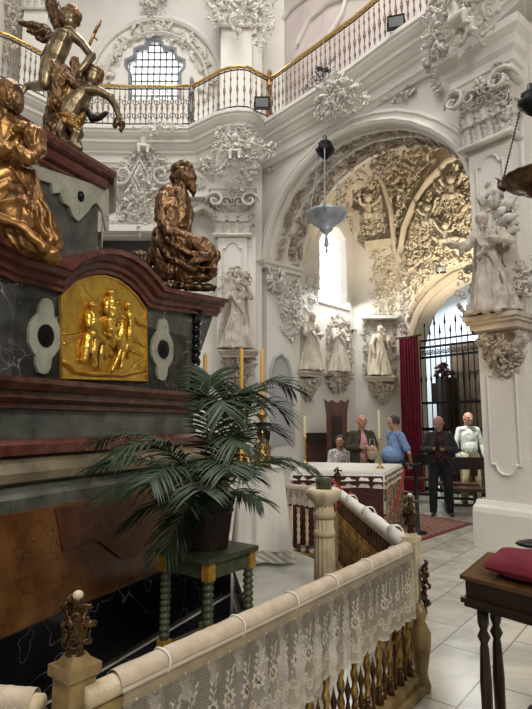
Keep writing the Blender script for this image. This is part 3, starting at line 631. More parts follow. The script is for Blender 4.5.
m = MB(); slab(m, F2, [[(.0, zt2+.02), (.0, zt2-.35), (.1, zt2-.3), (.18, zt2-.25), (.3, zt2-.4), (.45, zt2-.3), (.68, zt2-.35), (.68, zt2+.02)]], .03, 0); fix(m.build('lambrequin', palem, altar, smooth=False))
a, z = UP.uv(78, 197); m = MB(); m.ball(UP.P(a, z, .03), (.035, .035, .05)); m.build('dark_boss', iron, altar)
q = [UP.P(u0-.6, zt2), UP.P(u1, zt2)]+[p+ZU*zt2 for p in ub[2:]]
m = MB(); h = zt-zt2; sweep(m, q, ZU, [(.5, 0), (0, 0), (-.02, .1*h), (-.02, .25*h), (-.06, .3*h), (-.08, .5*h), (-.08, .62*h), (-.13, .7*h), (-.15, .85*h), (-.15, h), (.5, h)]); fix(m.build('upper_cornice', redm, altar, ang=30))
m = MB(); p = UP.P((u0+u1)/2, 0, -.5); m.box((p[0]-.2, p[1], (zt+2.4)/2), (.9, .9, zt-2.42), rz=.45); m.build('core', greym, altar, smooth=False)
# twisted black column with pale pedestal end
cx, cy, _ = PP.P(s1+.14, 0, .0); zb_, zt_ = 1.88, PP.uv(196, 312)[1]+.0
m = MB(); n = 60
for ph in (0, pi):
    m.tube([(cx+.028*cos(ph+i*.42), cy+.028*sin(ph+i*.42), zb_+.04+(zt_-zb_-.08)*i/n) for i in range(n+1)], .034, 8)
m.box((cx, cy, zb_+.02), (.13, .13, .05)); m.box((cx, cy, zt_-.03), (.14, .14, .06)); m.build('twisted_column', blackm, altar)
# bronze foliage ledge under the seated figure
def LED(px0, px1, py): return [PP.hit(px0, py, -.15), PP.hit(px1, py, -.15)]
# ------------------------------------------------------------------ BRONZE SCULPTURE traced as joints (px, py, depth in px, radius in px)
RS = [1.0]
def FC(d0, chains, k=None):
    k = k or d0/F*1.03; m = MB()
    for ch in chains:
        m.cap([(atY(x, y, d0+dd*k), r*k*RS[0]) for x, y, dd, r in ch])
    return m
from mathutils import noise
def crumple(o, amp, fr, seed=0, stretch=(1, 1, .45)):
    me = o.data; n = len(me.vertices); co = np.zeros(n*3); me.vertices.foreach_get('co', co); co = co.reshape(-1, 3); no = np.zeros(n*3); me.vertices.foreach_get('normal', no); no = no.reshape(-1, 3)
    q = co*np.array(stretch)*fr*.28+seed*7.3; nf = noise.noise
    w = np.array([nf(p) for p in (q*.5).tolist()]); q2 = q+w[:, None]*1.2; f = np.array([nf(p) for p in q2.tolist()]); g = np.array([nf(p) for p in (q2*2.1+5).tolist()])
    f = (1-np.abs(f)*2.6)+.45*(1-np.abs(g)*2.6); co += no*((f-.7)*amp)[:, None]; me.vertices.foreach_set('co', co.ravel()); me.update()
def bsculpt(name, label, cat, d0, parts, vox=.008, group=None, base=None):
    b = base if base is not None else atY(*parts[0][2][0][0][:2], d0)
    t = thing(name, label, cat, b, group)
    for pn, mat, chains, cr in parts:
        o = sculpt(FC(d0, chains), pn, mat, t, voxel=vox)
        if cr: crumple(o, *cr)
    return t
crumple(rel_o, .0018, 110, 2)
dr_ = float(PP.hit(185, 295, -.2)[1])
t = bsculpt('bronze_statue', 'bronze bearded man seated on the right shoulder of the red marble cornice', 'statue', dr_, [
 ('body', bronze, [[(183, 175, 0, 10), (186, 178, -1, 9)], [(182, 184, 0, 7), (179, 192, 0, 9)], [(190, 172, -2, 5), (192, 178, -3, 5), (194.5, 181, -3, 1.8)], [(191, 185, -2, 5), (193, 190, -2, 4), (193.5, 193, -2, 2)],
   [(170, 197, 0, 13), (171, 210, 0, 16), (173, 224, 0, 14), (174, 238, 0, 14)], [(180, 195, -4, 9), (182, 210, -6, 9), (180, 225, -5, 9)],
   [(164, 200, -8, 9), (161, 218, -12, 7), (170, 232, -16, 5.5), (184, 236, -18, 4.5), (191, 238, -18, 3.5)], [(191, 237, -18, 2), (196, 239, -19, 1.3)], [(191, 239, -18, 2), (196, 242, -19, 1.3)], [(183, 200, 8, 8), (189, 215, 8, 6), (187, 230, 4, 4.5)], [(185, 202, -6, 3.5), (187, 216, -8, 3)]], (.008, 60, 2)),
 ('robe', bronze, [[(172, 232, 0, 15), (180, 246, 0, 18), (190, 258, -4, 17)], [(178, 240, -8, 12), (200, 246, -16, 10), (211, 256, -16, 9), (212, 270, -14, 8)], [(182, 240, 6, 11), (203, 250, 2, 9), (209, 266, 0, 8)],
   [(160, 236, 0, 10), (158, 256, 0, 10), (166, 272, -4, 10)], [(165, 268, -6, 9), (185, 274, -10, 10), (206, 275, -10, 8)], [(160, 225, -8, 3), (170, 242, -16, 3), (188, 254, -22, 3), (207, 256, -26, 3)], [(157, 240, -8, 3), (170, 258, -18, 3), (190, 268, -22, 3), (210, 268, -22, 3)],
   [(186, 268, -20, 3), (196, 261, -24, 4), (208, 258, -24, 3)], [(154, 262, -4, 4), (170, 276, -10, 4), (190, 281, -12, 4)]], (.018, 34, 5)),
 ('hair', darkbrass, [[(178, 170, 0, 8), (184, 167, 0, 8), (189, 168, -2, 5)], [(175, 178, 0, 6), (177, 186, 0, 4)], [(190, 187, -3, 3.6), (193.5, 192, -3, 3), (193, 196, -3, 1.6)]], (.006, 90, 7)),
 ('scroll_base', darkbrass, [[(158, 283, -8, 3.5), (185, 287, -10, 4), (214, 288, -10, 3.5)], [(139, 262, 4, 12), (141, 262, 0, 12)], [(128, 268, 4, 7), (150, 274, 0, 8)]], (.012, 40, 3))], base=PP.hit(185, 292, -.15))
dl = 3.35
t = bsculpt('bronze_statue', 'gilded figure with bowed head cut off by the left edge of the photo', 'statue', dl, [
 ('body', gilt, [[(6, 98, 0, 15), (10, 102, 0, 14)], [(5, 112, 0, 9), (8, 124, 0, 10)], [(8, 130, 4, 16), (6, 150, 4, 17), (10, 172, 4, 14)], [(34, 137, -2, 12), (38, 150, -6, 8), (28, 160, -14, 7)], [(30, 158, -14, 7), (14, 150, -18, 8), (-6, 150, -20, 8)], [(20, 130, 0, 9), (35, 133, 0, 9)]], (.012, 40, 4)),
 ('drapery', gilt, [[(2, 178, 0, 17), (8, 200, -6, 22), (22, 222, -10, 22)], [(26, 176, 0, 10), (33, 196, -2, 11), (40, 216, -4, 12), (50, 242, -6, 12)], [(0, 230, -6, 18), (30, 243, -10, 14), (52, 256, -8, 8)], [(34, 170, -4, 3), (42, 200, -12, 3), (56, 240, -14, 3)], [(4, 205, -26, 5), (22, 200, -28, 4), (34, 210, -22, 4), (46, 236, -18, 4)], [(-5, 218, -28, 5), (20, 226, -30, 5), (44, 250, -20, 4)]], (.022, 26, 9)),
 ('hair', bronze, [[(0, 92, 0, 13), (10, 92, -2, 13), (12, 104, -2, 12)], [(-4, 106, 0, 12), (4, 114, 2, 9)]], (.012, 70, 1))], base=atY(20, 255, dl))
RS[0] = 1.25
du = float(UP.hit(70, 145, -.25)[1])
t = bsculpt('bronze_angel', 'upper winged angel of silvered bronze twisting above the altar top', 'angel', du, [
 ('body', silver_gilt, [[(70, 19, 0, 7), (70, 23, -1, 6)], [(69, 28, 0, 4), (67, 34, 0, 5)], [(64, 38, 0, 8), (60, 47, 0, 8.5), (56, 57, 0, 8), (53, 65, 0, 9)], [(72, 34, 0, 5), (83, 44, -2, 4.2), (92, 56, -4, 3.8)], [(92, 56, -4, 3.8), (86, 64, -8, 3.2), (80, 71, -10, 2.8)], [(80, 71, -10, 2.8), (77, 75, -10, 1.4)], [(81, 72, -10, 1.6), (80, 77, -10, 1)], [(60, 34, 2, 5), (50, 46, 3, 3.5), (44, 58, 0, 3.4), (50, 62, -8, 2.6)],
   [(50, 64, -2, 8), (46, 76, -6, 6.4), (45, 84, -6, 5.4)], [(45, 85, -6, 5), (36, 86, 2, 4.4), (27, 86, 8, 3)], [(27, 86, 8, 3), (24, 90, 6, 2.4), (23, 93, 5, 1.6)], [(56, 68, 4, 7), (62, 84, 4, 5.5), (58, 100, 4, 4)], [(64, 22, -6, 1.2), (66, 21, -7, 1)]], None),
 ('drapery', bronze, [[(48, 60, -6, 3), (60, 72, -10, 3.5), (74, 84, -8, 3.5), (82, 90, -4, 3)], [(55, 66, -6, 5), (60, 84, -6, 7), (57, 104, -2, 8)], [(64, 72, 0, 6), (72, 90, 0, 6), (66, 110, 0, 8)], [(72, 78, -2, 4), (80, 84, 0, 4), (84, 70, 2, 3)], [(74, 60, 6, 4), (78, 78, 6, 5), (70, 96, 6, 6)]], (.012, 50, 2)),
 ('hair', bronze, [[(66, 15, 0, 6), (72, 12, 0, 6.5), (76, 16, -1, 5.5)], [(65, 20, 2, 5), (75, 21, 1, 5)]], (.008, 80, 2)),
 ('wing', darkbrass, [[(54, 38, 4, 3), (44, 30, 4, 5), (34, 26, 3, 4), (20, 23, 2, 2)], [(46, 32, 3, 5), (38, 34, 2, 3), (28, 31, 2, 2)], [(50, 38, 3, 4), (44, 41, 3, 2.4), (37, 38, 3, 2)]], (.005, 80, 4)),
 ('wing', darkbrass, [[(60, 36, 6, 3), (56, 22, 6, 5), (51, 8, 6, 5), (48, -8, 6, 3)], [(60, 28, 5, 4), (58, 12, 5, 4), (54, -2, 5, 3)]], (.005, 80, 6))], vox=.007, base=atY(58, 112, du))
t = bsculpt('bronze_angel', 'lower bronze angel leaning right with one arm reaching out over the cornice', 'angel', du, [
 ('body', silver_gilt, [[(94, 76, 0, 6.5), (93, 80, 0, 6)], [(90, 86, 0, 4), (85, 92, 0, 6)], [(82, 96, 0, 8), (75, 105, 0, 9.5), (70, 114, 0, 9)], [(88, 91, -3, 5), (99, 91, -6, 4.2), (110, 97, -8, 3.8)], [(110, 97, -8, 3.6), (116, 107, -8, 2.8), (119, 117, -8, 2.5)], [(119, 117, -8, 2.5), (121, 122, -8, 2.4), (122, 127, -8, 1.2)], [(119, 118, -8, 1.6), (118, 125, -8, 1)], [(120, 118, -8, 1.6), (124, 124, -8, 1)],
   [(84, 98, 6, 5), (86, 110, 6, 3.5), (94, 118, 2, 3.2)], [(94, 118, 2, 3.2), (103, 115, 0, 2.2), (106, 112, 0, 1.3)], [(66, 120, -2, 7), (60, 130, -4, 5), (58, 140, -2, 4)], [(72, 122, -4, 6.5), (78, 134, -6, 5), (74, 143, -6, 4)], [(74, 143, -6, 3.6), (80, 148, -8, 2.6)]], None),
 ('drapery', gilt, [[(56, 116, -4, 3), (68, 116, -10, 4), (80, 122, -8, 3.6), (84, 114, -4, 2.5)], [(62, 120, -6, 4), (72, 124, -10, 3.4), (80, 130, -8, 3)], [(54, 118, 0, 5), (62, 124, 0, 6), (72, 126, 0, 6)]], (.01, 50, 2)),
 ('hair', bronze, [[(92, 72, 0, 6), (98, 73, 0, 5.5), (99, 79, 0, 4)]], (.008, 80, 2)),
 ('cloud_base', darkbrass, [[(60, 110, 8, 11), (58, 125, 6, 12), (58, 140, 4, 12), (60, 150, 2, 10)], [(68, 130, 4, 8), (72, 146, 4, 8)], [(50, 138, 2, 7), (48, 147, 2, 6)]], (.02, 40, 3)),
 ('dark_cloth', iron, [[(88, 112, -2, 2), (92, 119, -4, 3), (100, 118, -5, 2.4), (106, 113, -5, 2)]], None),
 ('flaming_heart', darkbrass, [[(118, 120, -10, 3), (115, 126, -10, 2.5)], [(122, 124, -12, 3), (121, 131, -12, 1.5)]], (.006, 80, 2))], vox=.007, base=atY(60, 150, du))
t = tag(FC(du, [[(88, 48, 8, 1.3), (94, 34, 8, 1.4), (99, 24, 8, 1.4)], [(99, 26, 8, 1), (101, 20, 8, .8)], [(94, 36, 8, 1), (97, 40, 8, .8)]]).build('torch_staff', gilt), 'thin gilded staff sticking up behind the upper angel', 'staff')
m = MB(); R = random.Random(2)
for i in range(60): P_ = PP.hit(R.uniform(118, 218), R.uniform(288, 291), -.1+R.uniform(-.05, .1)); stamp(m, R.choice((2, 4, 0)), P_+ZU*.02, AT, AN, ZU, .09, R.uniform(0, 6), .8)
tag(m.build('bronze_foliage', darkbrass), 'dark bronze leaf bed beneath the seated bearded man', 'foliage')
# yellow candle on the altar ledge
def candle(x, y, z0, z1, r, mat=wax):
    m = MB(); m.lathe((x, y, z0), [(r*.98, 0), (r, .01), (r, z1-z0-.01), (r*.8, z1-z0)], 14); m.tube([(x, y, z1), (x+.002, y, z1+.018)], .0022, 5, mi=1); return m
p = AL(.35).hit(205, 386); z1_ = AL(.35).hit(205, 354)[2]; b = thing('candle', 'short yellow candle standing on the altar ledge beside the twisted black column', 'candle', (p[0], p[1], 1.88), 'altar candles')
candle(p[0], p[1], 1.9, z1_, .022).build('wax', [wax, iron], b); m = MB(); m.lathe((p[0], p[1], 1.88), [(.05, 0), (.05, .012), (.03, .02), (.026, .05)], 16); m.build('drip_pan', darkbrass, b)
# predella slab
pz = .3; pp_ = [atZ(*p, pz) for p in ((249, 611), (322, 578), (331, 566), (262, 548))]
extra = np.array((-.36, 5.24, pz)); L = [pp_[0], pp_[1], pp_[2], pp_[3]+np.array((0, .5, 0)), extra+np.array((.03, 0, 0))]
t = thing('altar_step', 'pale grey marble step in front of the white-draped table', 'step', (.1, 4.8, 0))
def prism(m, L, z0, z1):
    n = len(L); m.add([(p[0], p[1], z0) for p in L]+[(p[0], p[1], z1) for p in L], [list(range(n))[::-1], [n+i for i in range(n)]]+[[i, (i+1) % n, n+(i+1) % n, n+i] for i in range(n)]); return m
dk = [np.array(p+(0,)) for p in ((-2.3, 1.9), (-1.6, 2.55), (-1.40, 2.9), (-1.22, 3.3), (-.33, 5.18), (-.12, 3.95), (.1, 2.85), (-.45, 2.0))]
ob = fix(prism(MB(), dk, .001, .012).build('floor_inlay', blackm, smooth=False)); struct(ob); ob.name = 'trim_20'
fix(prism(MB(), L, .24, pz).build('tread', slabm, t, smooth=False))
cc = sum(L)/5; fix(prism(MB(), [cc+(p-cc)*.95 for p in L], 0, .24).build('riser', redm, t, smooth=False))
# ------------------------------------------------------------------ PLANT on its green stand
sc = (atZ(168, 546, .85)+atZ(248, 548, .85))/2; sf = atZ(200, 562, .85); sang = atan2(atZ(248, 548, .85)[1]-sf[1], atZ(248, 548, .85)[0]-sf[0])
SX, SY = sc[0], sc[1]; HWd = .2
t = thing('plant_stand', 'green painted square stand with gilt corners holding the dark palm pot', 'stand', (SX, SY, 0))
m = MB(); m.box((SX, SY, .835), (.44, .44, .03), sang); m.box((SX, SY, .775), (.39, .39, .09), sang); m.build('top', greenpaint, t, smooth=False)
ca, sa = cos(sang), sin(sang)
def rot(x, y): return (SX+x*ca-y*sa, SY+x*sa+y*ca)
for ix in (-1, 1):
    for iy in (-1, 1):
        x, y = rot(ix*.175, iy*.175); m = MB(); pf = [(.03, .33)]
        for i in range(11): z = .34+i*.036; pf += [(.022, z), (.032, z+.012), (.032, z+.024), (.022, z+.035)]
        m.lathe((x, y, 0), pf, 14); m.lathe((x, y, 0), [(.02, .0), (.03, .02), (.022, .06), (.03, .1), (.03, .2), (.022, .26)], 14); lg = m.build('leg', greenpaint, t)
        m = MB(); m.box((x, y, .295), (.062, .062, .075), sang); m.build('gilt_block', goldpaint, lg, smooth=False)
        m = MB(); xx, yy = rot(ix*.18, iy*.18); m.box((xx, yy, .775), (.055, .055, .1), sang); m.build('gilt_corner', goldpaint, t, smooth=False)
for a, b in (((-1, -1), (1, -1)), ((1, -1), (1, 1)), ((1, 1), (-1, 1)), ((-1, 1), (-1, -1))):
    p, q = rot(a[0]*.15, a[1]*.15), rot(b[0]*.15, b[1]*.15); m = MB(); m.obox((*p, .295), (*q, .295), .035, .045); m.build('stretcher', greenpaint, t, smooth=False)
PT = thing('potted_palm', 'green palm with arching fronds in a dark ribbed pot on the stand', 'plant', (SX, SY, .85))
m = MB(); m.lathe((SX, SY, .85), [(.118, 0), (.12, .01), (.152, .26), (.158, .27), (.162, .3), (.15, .3), (.145, .27), (.1, .26)], 96, flute=.025, nf=32)
for i in range(16):
    pass
m.lathe((SX, SY, .85), [(.15, .21), (.157, .215), (.158, .225), (.15, .23)], 40); m.build('pot', pot_m, PT)
m = MB(); m.lathe((SX, SY, .85), [(.0, .255), (.14, .255), (.14, .27), (.0, .275)], 24); m.build('soil', darkwood, PT)
zp = 1.12; R = random.Random(11)
FR = [(291, 388, .35, 1), (307, 466, .1, .8), (165, 548, -.35, .5), (96, 466, .1, .9), (100, 440, .2, 1), (212, 384, .1, 1.2), (107, 494, -.3, .8), (252, 398, .3, 1.2), (238, 446, -.5, .9), (270, 430, .5, 1), (120, 452, -.5, .9), (150, 480, -.7, .8),
      (250, 475, .4, .8), (225, 410, -.4, 1.2), (128, 520, -.1, .6), (260, 500, -.3, .5), (228, 470, -.7, .7), (200, 490, -.8, .5), (280, 410, .1, 1), (185, 500, -.6, .4)]
for fx, fy, dd, lift in FR:
    p0 = np.array((SX+R.uniform(-.05, .05), SY+R.uniform(-.05, .05), zp)); p2 = atY(fx, fy, SY+dd*.9)
    mid = p0*.45+p2*.55; hgt = max(p2[2], zp)+.12*lift-mid[2]; p1 = np.array((mid[0]*.8+p0[0]*.2, mid[1]*.8+p0[1]*.2, mid[2]+hgt*1.25))
    m = MB(); pts = [(1-u)**2*p0+2*u*(1-u)*p1+u*u*p2 for u in np.linspace(0, 1, 26)]
    m.tube(pts, [.006*(1-.7*i/25) for i in range(26)], 5, mi=1)
    Lf = float(np.linalg.norm(p2-p0)); nl = 30
    for i in range(nl):
        u = .25+.75*i/(nl-1); c = (1-u)**2*p0+2*u*(1-u)*p1+u*u*p2; T = 2*(1-u)*(p1-p0)+2*u*(p2-p1); T /= np.linalg.norm(T); sd = np.cross(T, ZU); sd /= np.linalg.norm(sd)+1e-6; upv = np.cross(sd, T)
        ln = (.22*sin(pi*min(1, (u-.2)*.95+.12))**.6+.05)*min(1, Lf/.55)
        for sg in (-1, 1):
            d = T*(.62+.5*(u-.5))+sd*sg*.75+upv*R.uniform(-.05, .3); d /= np.linalg.norm(d); w = np.cross(d, upv); w /= np.linalg.norm(w); w = w*.0078; V = []
            for j, (f, ww) in enumerate(((0, .4), (.3, 1), (.65, .8), (1, .05))):
                q = c+d*ln*f-ZU*(ln*.38*f*f)*R.uniform(.8, 1.2); V += [q-w*ww, q+upv*.003*ww, q+w*ww]
            V += [v-upv*.0012 for v in V]
            m.add(V, [[j*3+e, j*3+e+1, j*3+e+4, j*3+e+3] for j in range(3) for e in (0, 1)]+[[12+j*3+e+3, 12+j*3+e+4, 12+j*3+e+1, 12+j*3+e] for j in range(3) for e in (0, 1)])
    m.build('frond', [leaf_m, stem_m], PT)
# ------------------------------------------------------------------ LACE as a woven strip: thread density carried per vertex
def lace_mat():
    m, nt, b = new('lace'); at = nd(nt, 'ShaderNodeAttribute', attribute_name='thread'); b.inputs['Base Color'].default_value = (.74, .69, .58, 1); b.inputs['Roughness'].default_value = .9
    tr = nd(nt, 'ShaderNodeBsdfTransparent'); mx = nd(nt, 'ShaderNodeMixShader'); out = nt.nodes['Material Output']
    tl = nd(nt, 'ShaderNodeBsdfTranslucent'); tl.inputs[0].default_value = (.7, .66, .55, 1); m2 = nd(nt, 'ShaderNodeMixShader'); m2.inputs[0].default_value = .3
    nt.links.new(b.outputs[0], m2.inputs[1]); nt.links.new(tl.outputs[0], m2.inputs[2])
    nt.links.new(at.outputs['Fac'], mx.inputs[0]); nt.links.new(tr.outputs[0], mx.inputs[1]); nt.links.new(m2.outputs[0], mx.inputs[2]); nt.links.new(mx.outputs[0], out.inputs['Surface']); return m
lace_m = lace_mat()
def pattern(a, v, Hh):
    """a = run along the lace in metres, v = drop from the rail; returns thread density 0..1 and whether inside the scalloped hem"""
    per = .09; n = np.floor(a/per); x = (a/per-n-.5)*per
    d = np.clip(.26+.26*(v/Hh)**2, 0, 1)
    d += .1*((np.sin(a*900)*np.sin(v*900)) > .0)
    def ring(cx, cy, r, w): q = np.hypot(x-cx, v-cy); return np.abs(q-r) < w
    yc = Hh*.52
    q = np.hypot(x, v-yc); th = np.arctan2(v-yc, x); pet = .027*(1+.18*np.cos(8*th))
    d = np.where((q < pet*1.1), .97, d); d = np.where((q < .017) & (q > .006) & (np.abs(np.sin(4*th)) > .45), .06, d); d = np.where(q < .005, 1, d)
    for k in range(3):     # sprig above the flower
        for sg in (-1, 1):
            cx = sg*(.012+.002*k)+.004*k; cy = yc-.044-.024*k-.01*(sg > 0); e = ((x-cx)*.8+sg*(v-cy)*.6)**2/.005**2+((v-cy)*.8-sg*(x-cx)*.6)**2/.012**2; d = np.where(e < 1, .9, d)
    d = np.where((np.abs(x-.006*np.sin(v*80)) < .0016) & (v < yc) & (v > yc-.1), .9, d)
    for sg in (-1, 1):     # scrolls below
        q2 = np.hypot(x-sg*.028, v-Hh*.74); d = np.where((np.abs(q2-.015) < .004) | (q2 < .005), .88, d)
        q2 = np.hypot(x-sg*.03, v-Hh*.62); d = np.where(q2 < .006, .85, d)
    q2 = np.hypot(x, v-Hh*.82); d = np.where((np.abs(q2-.017) < .004) | (np.abs(q2-.006) < .0018), .95, d)
    hem = Hh-.028*(1-np.sqrt(np.clip(1-(x/(per*.5))**2, 0, 1)))*.9
    d = np.where((v > hem-.013), .92, d); d = np.where((np.abs(v-hem+.02) < .002), .85, d)
    d = np.where(v < .012, .95, d)
    d = np.where((np.hypot((a % .11)-.055, v-.045) < .004), .95, d)
    return d, v < hem
def lace(name, P0, P1, side, drop, parent, seed=0, fold=.012, step=.0042, over=.05):
    """side = horizontal unit vector on which the lace hangs; it wraps over the rail top first"""
    P0, P1 = np.array(P0), np.array(P1); L = np.linalg.norm(P1-P0); T = (P1-P0)/L; nu = int(L/step); nv = int(drop/step)+1
    a = np.linspace(0, L, nu); v = np.linspace(0, drop, nv); A_, V_ = np.meshgrid(a, v, indexing='ij'); R = np.random.RandomState(seed); ph = R.uniform(0, 6, 6)
    fo = fold*(V_/drop)**.7*(np.sin(A_*31+ph[0]+2*np.sin(A_*5+ph[1]))+.6*np.sin(A_*57+ph[2]+V_*5)+.5*np.sin(A_*13+ph[3]))
    D, K = pattern(A_*1.06+.01*np.sin(A_*7), V_, drop); Z = -V_*(1+.02*np.sin(A_*9))
    co = P0+A_[..., None]*T+np.array(side)*(fo[..., None]+.006)+Z[..., None]*ZU
    idx = np.arange(nu*nv).reshape(nu, nv); q = np.stack([idx[:-1, :-1], idx[1:, :-1], idx[1:, 1:], idx[:-1, 1:]], -1).reshape(-1, 4)
    keep = K[:-1, :-1].ravel() & K[1:, 1:].ravel(); q = q[keep]
    off = OFF[parent.name]; me = bpy.data.meshes.new(name); me.from_pydata((co.reshape(-1, 3)-off).tolist(), [], q.tolist()); me.materials.append(lace_m)
    at = me.attributes.new('thread', 'FLOAT', 'POINT'); at.data.foreach_set('value', D.ravel().astype(np.float32)); me.polygons.foreach_set('use_smooth', [True]*len(me.polygons))
    o = bpy.data.objects.new(name, me); return finish(o, parent)
# ------------------------------------------------------------------ COMMUNION RAILS
def baluster(m, x, y, z0, z1, r=.017, mi=(0, 1)):
    h = z1-z0
    m.lathe((x, y, z0), [(r*1.5, 0), (r*1.5, .05*h), (r*.8, .07*h), (r*1.2, .1*h), (r*.7, .13*h)], 8, mi=mi[1])
    m.lathe((x, y, z0), [(r*.95, .13*h+(.62*h)*i/40) for i in range(41)], 10, mi=mi[0], twist=26/h, flute=.28, nf=2)
    m.lathe((x, y, z0), [(r*.8, .74*h), (r*1.3, .77*h), (r*.8, .8*h), (r*1.7, .84*h), (r*1.7, .93*h), (r, .96*h), (r, h)], 8, mi=mi[1]); return m
def short_bal(m, x, y, z0, z1, r=.012):
    h = z1-z0; m.lathe((x, y, z0), [(r, 0), (r*.7, .1*h), (r*1.5, .35*h), (r*.6, .55*h), (r*1.4, .75*h), (r*.5, .9*h), (r*.2, h)], 8, mi=1); return m
def rail(name, label, p0, p1, ztop, nb, mats, barm, base_m, r=.017, shortz=.36, barr=.033):
    p0, p1 = np.array(p0, float), np.array(p1, float); c = (p0+p1)/2; t = thing(name, label, 'railing', (c[0], c[1], 0)); a = lambda f, z: tuple((p0+(p1-p0)*f)[:2])+(z,)
    m = MB(); m.tube([a(i/12, ztop-barr) for i in range(13)], barr, 14); m.build('top_rail', barm, t)
    m = MB(); m.obox(a(0, ztop-barr*2-.012), a(1, ztop-barr*2-.012), .05, .03); m.build('stringer', base_m, t, smooth=False); m = MB(); m.obox(a(0, .075), a(1, .075), .1, .05); m.obox(a(0, .025), a(1, .025), .16, .05); m.build('bottom_rail', base_m, t, smooth=False)
    for i in range(nb):
        f = (i+.5)/nb; x, y, _ = a(f, 0); baluster(MB(), x, y, .1, ztop-barr*2-.02, r).build('baluster', mats, t)
        if i < nb-1 and shortz: x, y, _ = a((i+1)/nb, 0); short_bal(MB(), x, y, .1, shortz).build('short_baluster', mats, t)
    return t
C1 = atZ(410, 545, .84); C0 = atZ(84, 694, .84)
C2 = atZ(338, 491, .84); C3 = atZ(283, 484, .84)
d01 = (C1-C0)/np.linalg.norm(C1-C0)
rail('altar_rail', 'gilded twisted railing in the foreground under the long white lace', C0-d01*0, C1, .86, 17, [brass, darkbrass], creamwood, tanwood)
rail('altar_rail', 'second gilded railing running back from the corner post under a white wrapped bar', C1+np.array((0, .12, 0)), C2, .86, 26, [brass, darkbrass], cloth, tanwood, r=.014, shortz=.5, barr=.036)
rail('altar_rail', 'far railing of pale turned balusters behind the fluted column', C2, C3+np.array((-.25, .1, 0)), .86, 9, [creamwood, darkbrass], creamwood, tanwood, r=.018, shortz=0)
side = np.array((d01[1], -d01[0], 0))*1.0
rail('altar_rail', 'railing stub leaving the near newel toward the bottom left corner', C0+np.array((-.12, 0, 0)), C0+np.array((-1.0, .12, 0)), .84, 7, [brass, darkbrass], creamwood, tanwood)
def lace_cloth(label, q0, q1, sd, drop, seed, barr=.04, z=.865, fold=.012, ties=6, dropb=.2):
    q0, q1 = np.array(q0), np.array(q1); c = (q0+q1)/2; t = thing('lace_runner', label, 'lace', (c[0], c[1], z)); 
    a = lambda f: np.array((*(q0+(q1-q0)*f)[:2], 0)); m = MB(); n = 60; V = []; NS = 10
    R = random.Random(seed)
    for i in range(n+1):
        w = .0012*R.uniform(-1, 1)
        for k in range(NS): th = pi*k/(NS-1); V.append(a(i/n)+sd*cos(th)*(barr+w)+ZU*(z-.035+sin(th)*(barr+w)))
    m.add(V, [[i*NS+k, i*NS+k+1, (i+1)*NS+k+1, (i+1)*NS+k] for i in range(n) for k in range(NS-1)]); o = m.build('folded_top', cloth_sheer, t)
    lace('lace_drop', a(0)+sd*barr+ZU*(z-.035), a(1)+sd*barr+ZU*(z-.035), sd, drop, t, seed, fold)
    lace('lace_drop', a(0)-sd*barr+ZU*(z-.035), a(1)-sd*barr+ZU*(z-.035), -sd, dropb, t, seed+5, fold*.5, step=.006)
    for i in range(ties):
        f = (i+.5)/ties+R.uniform(-.02, .02); m = MB(); c_ = a(f)+ZU*(z-.035); m.tube([c_+sd*cos(th)*(barr+.004)+ZU*sin(th)*(barr+.004)+(q1-q0)/np.linalg.norm(q1-q0)*.004*sin(3*th) for th in np.linspace(-.6, pi+.6, 16)], .0035, 6); m.build('tie', cloth, t)
    return t
cloth_sheer = M_noise('folded_lace', (.42, .34, .25), (.58, .49, .37), 14, .85, bmp=.2, bscale=90)
lace_cloth('long white lace runner with flower medallions draped over the foreground railing', C0+d01*.1, C1-d01*.06, side, .40, 1)
lace_cloth('short white lace runner at the bottom left corner beside the near newel', C0+np.array((-.98, .12, 0)), C0+np.array((-.14, .01, 0)), np.array((0, -1., 0)), .3, 4, z=.845, ties=3)
lace_cloth('lace runner hanging over the far railing beside the draped table', C3+np.array((-.2, .08, 0)), C2-np.array((.08, 0, 0)), np.array((0, -1., 0)), .2, 8, ties=2)
# wrapped ties and ribbons on the second rail
t = thing('white_wrap', 'white cloth wound round the second rail and tied in bunches', 'cloth', tuple((C1+C2)/2)); m = MB(); R = random.Random(3); n = 40; pts = []; rs = []
dc = C2-C1
for i in range(n+1): pts.append(C1+np.array((0, .1, 0))+dc*.96*i/n+ZU*(.86-.036-.84+.001)); rs.append(.041+.008*abs(sin(i*pi/8)))
m.tube(pts, rs, 14); m.build('wrap', cloth, t)
for f in (.12, .42, .7):
    m = MB(); c_ = C1+dc*f+ZU*.01
    for k in range(3): m.tube([c_+np.array((.055*cos(a), .03*sin(a*2+k)+k*.012, .052*sin(a))) for a in np.linspace(0, 2*pi, 14)], .006, 6)
    m.build('tie', cloth, t)
def ribbon(label, pts, w=.012, mat=scarlet):
    m = MB(); pts = [np.array(p) for p in pts]; sweep(m, pts, np.array((0, -1., .3)), [(-w, 0), (w, 0), (w, .003), (-w, .003)]); o = m.build('ribbon', mat, smooth=False); return tag(fix(o), label, 'ribbon')
f6 = float(C2[1]); ribbon('red ribbon crossing over the corner of the second rail', [atY(x, y, f6-.12) for x, y in ((331, 478), (338, 486), (347, 496), (341, 505))])
ribbon('red ribbon looped below the far rail corner', [atY(x, y, f6-.3) for x, y in ((352, 492), (345, 497), (338, 506), (334, 512))])
ribbon('long red ribbon hanging in front of the patterned altar frontal', [atY(x, y, 6.6) for x, y in ((404, 470), (402, 482), (398, 497), (393, 512))])
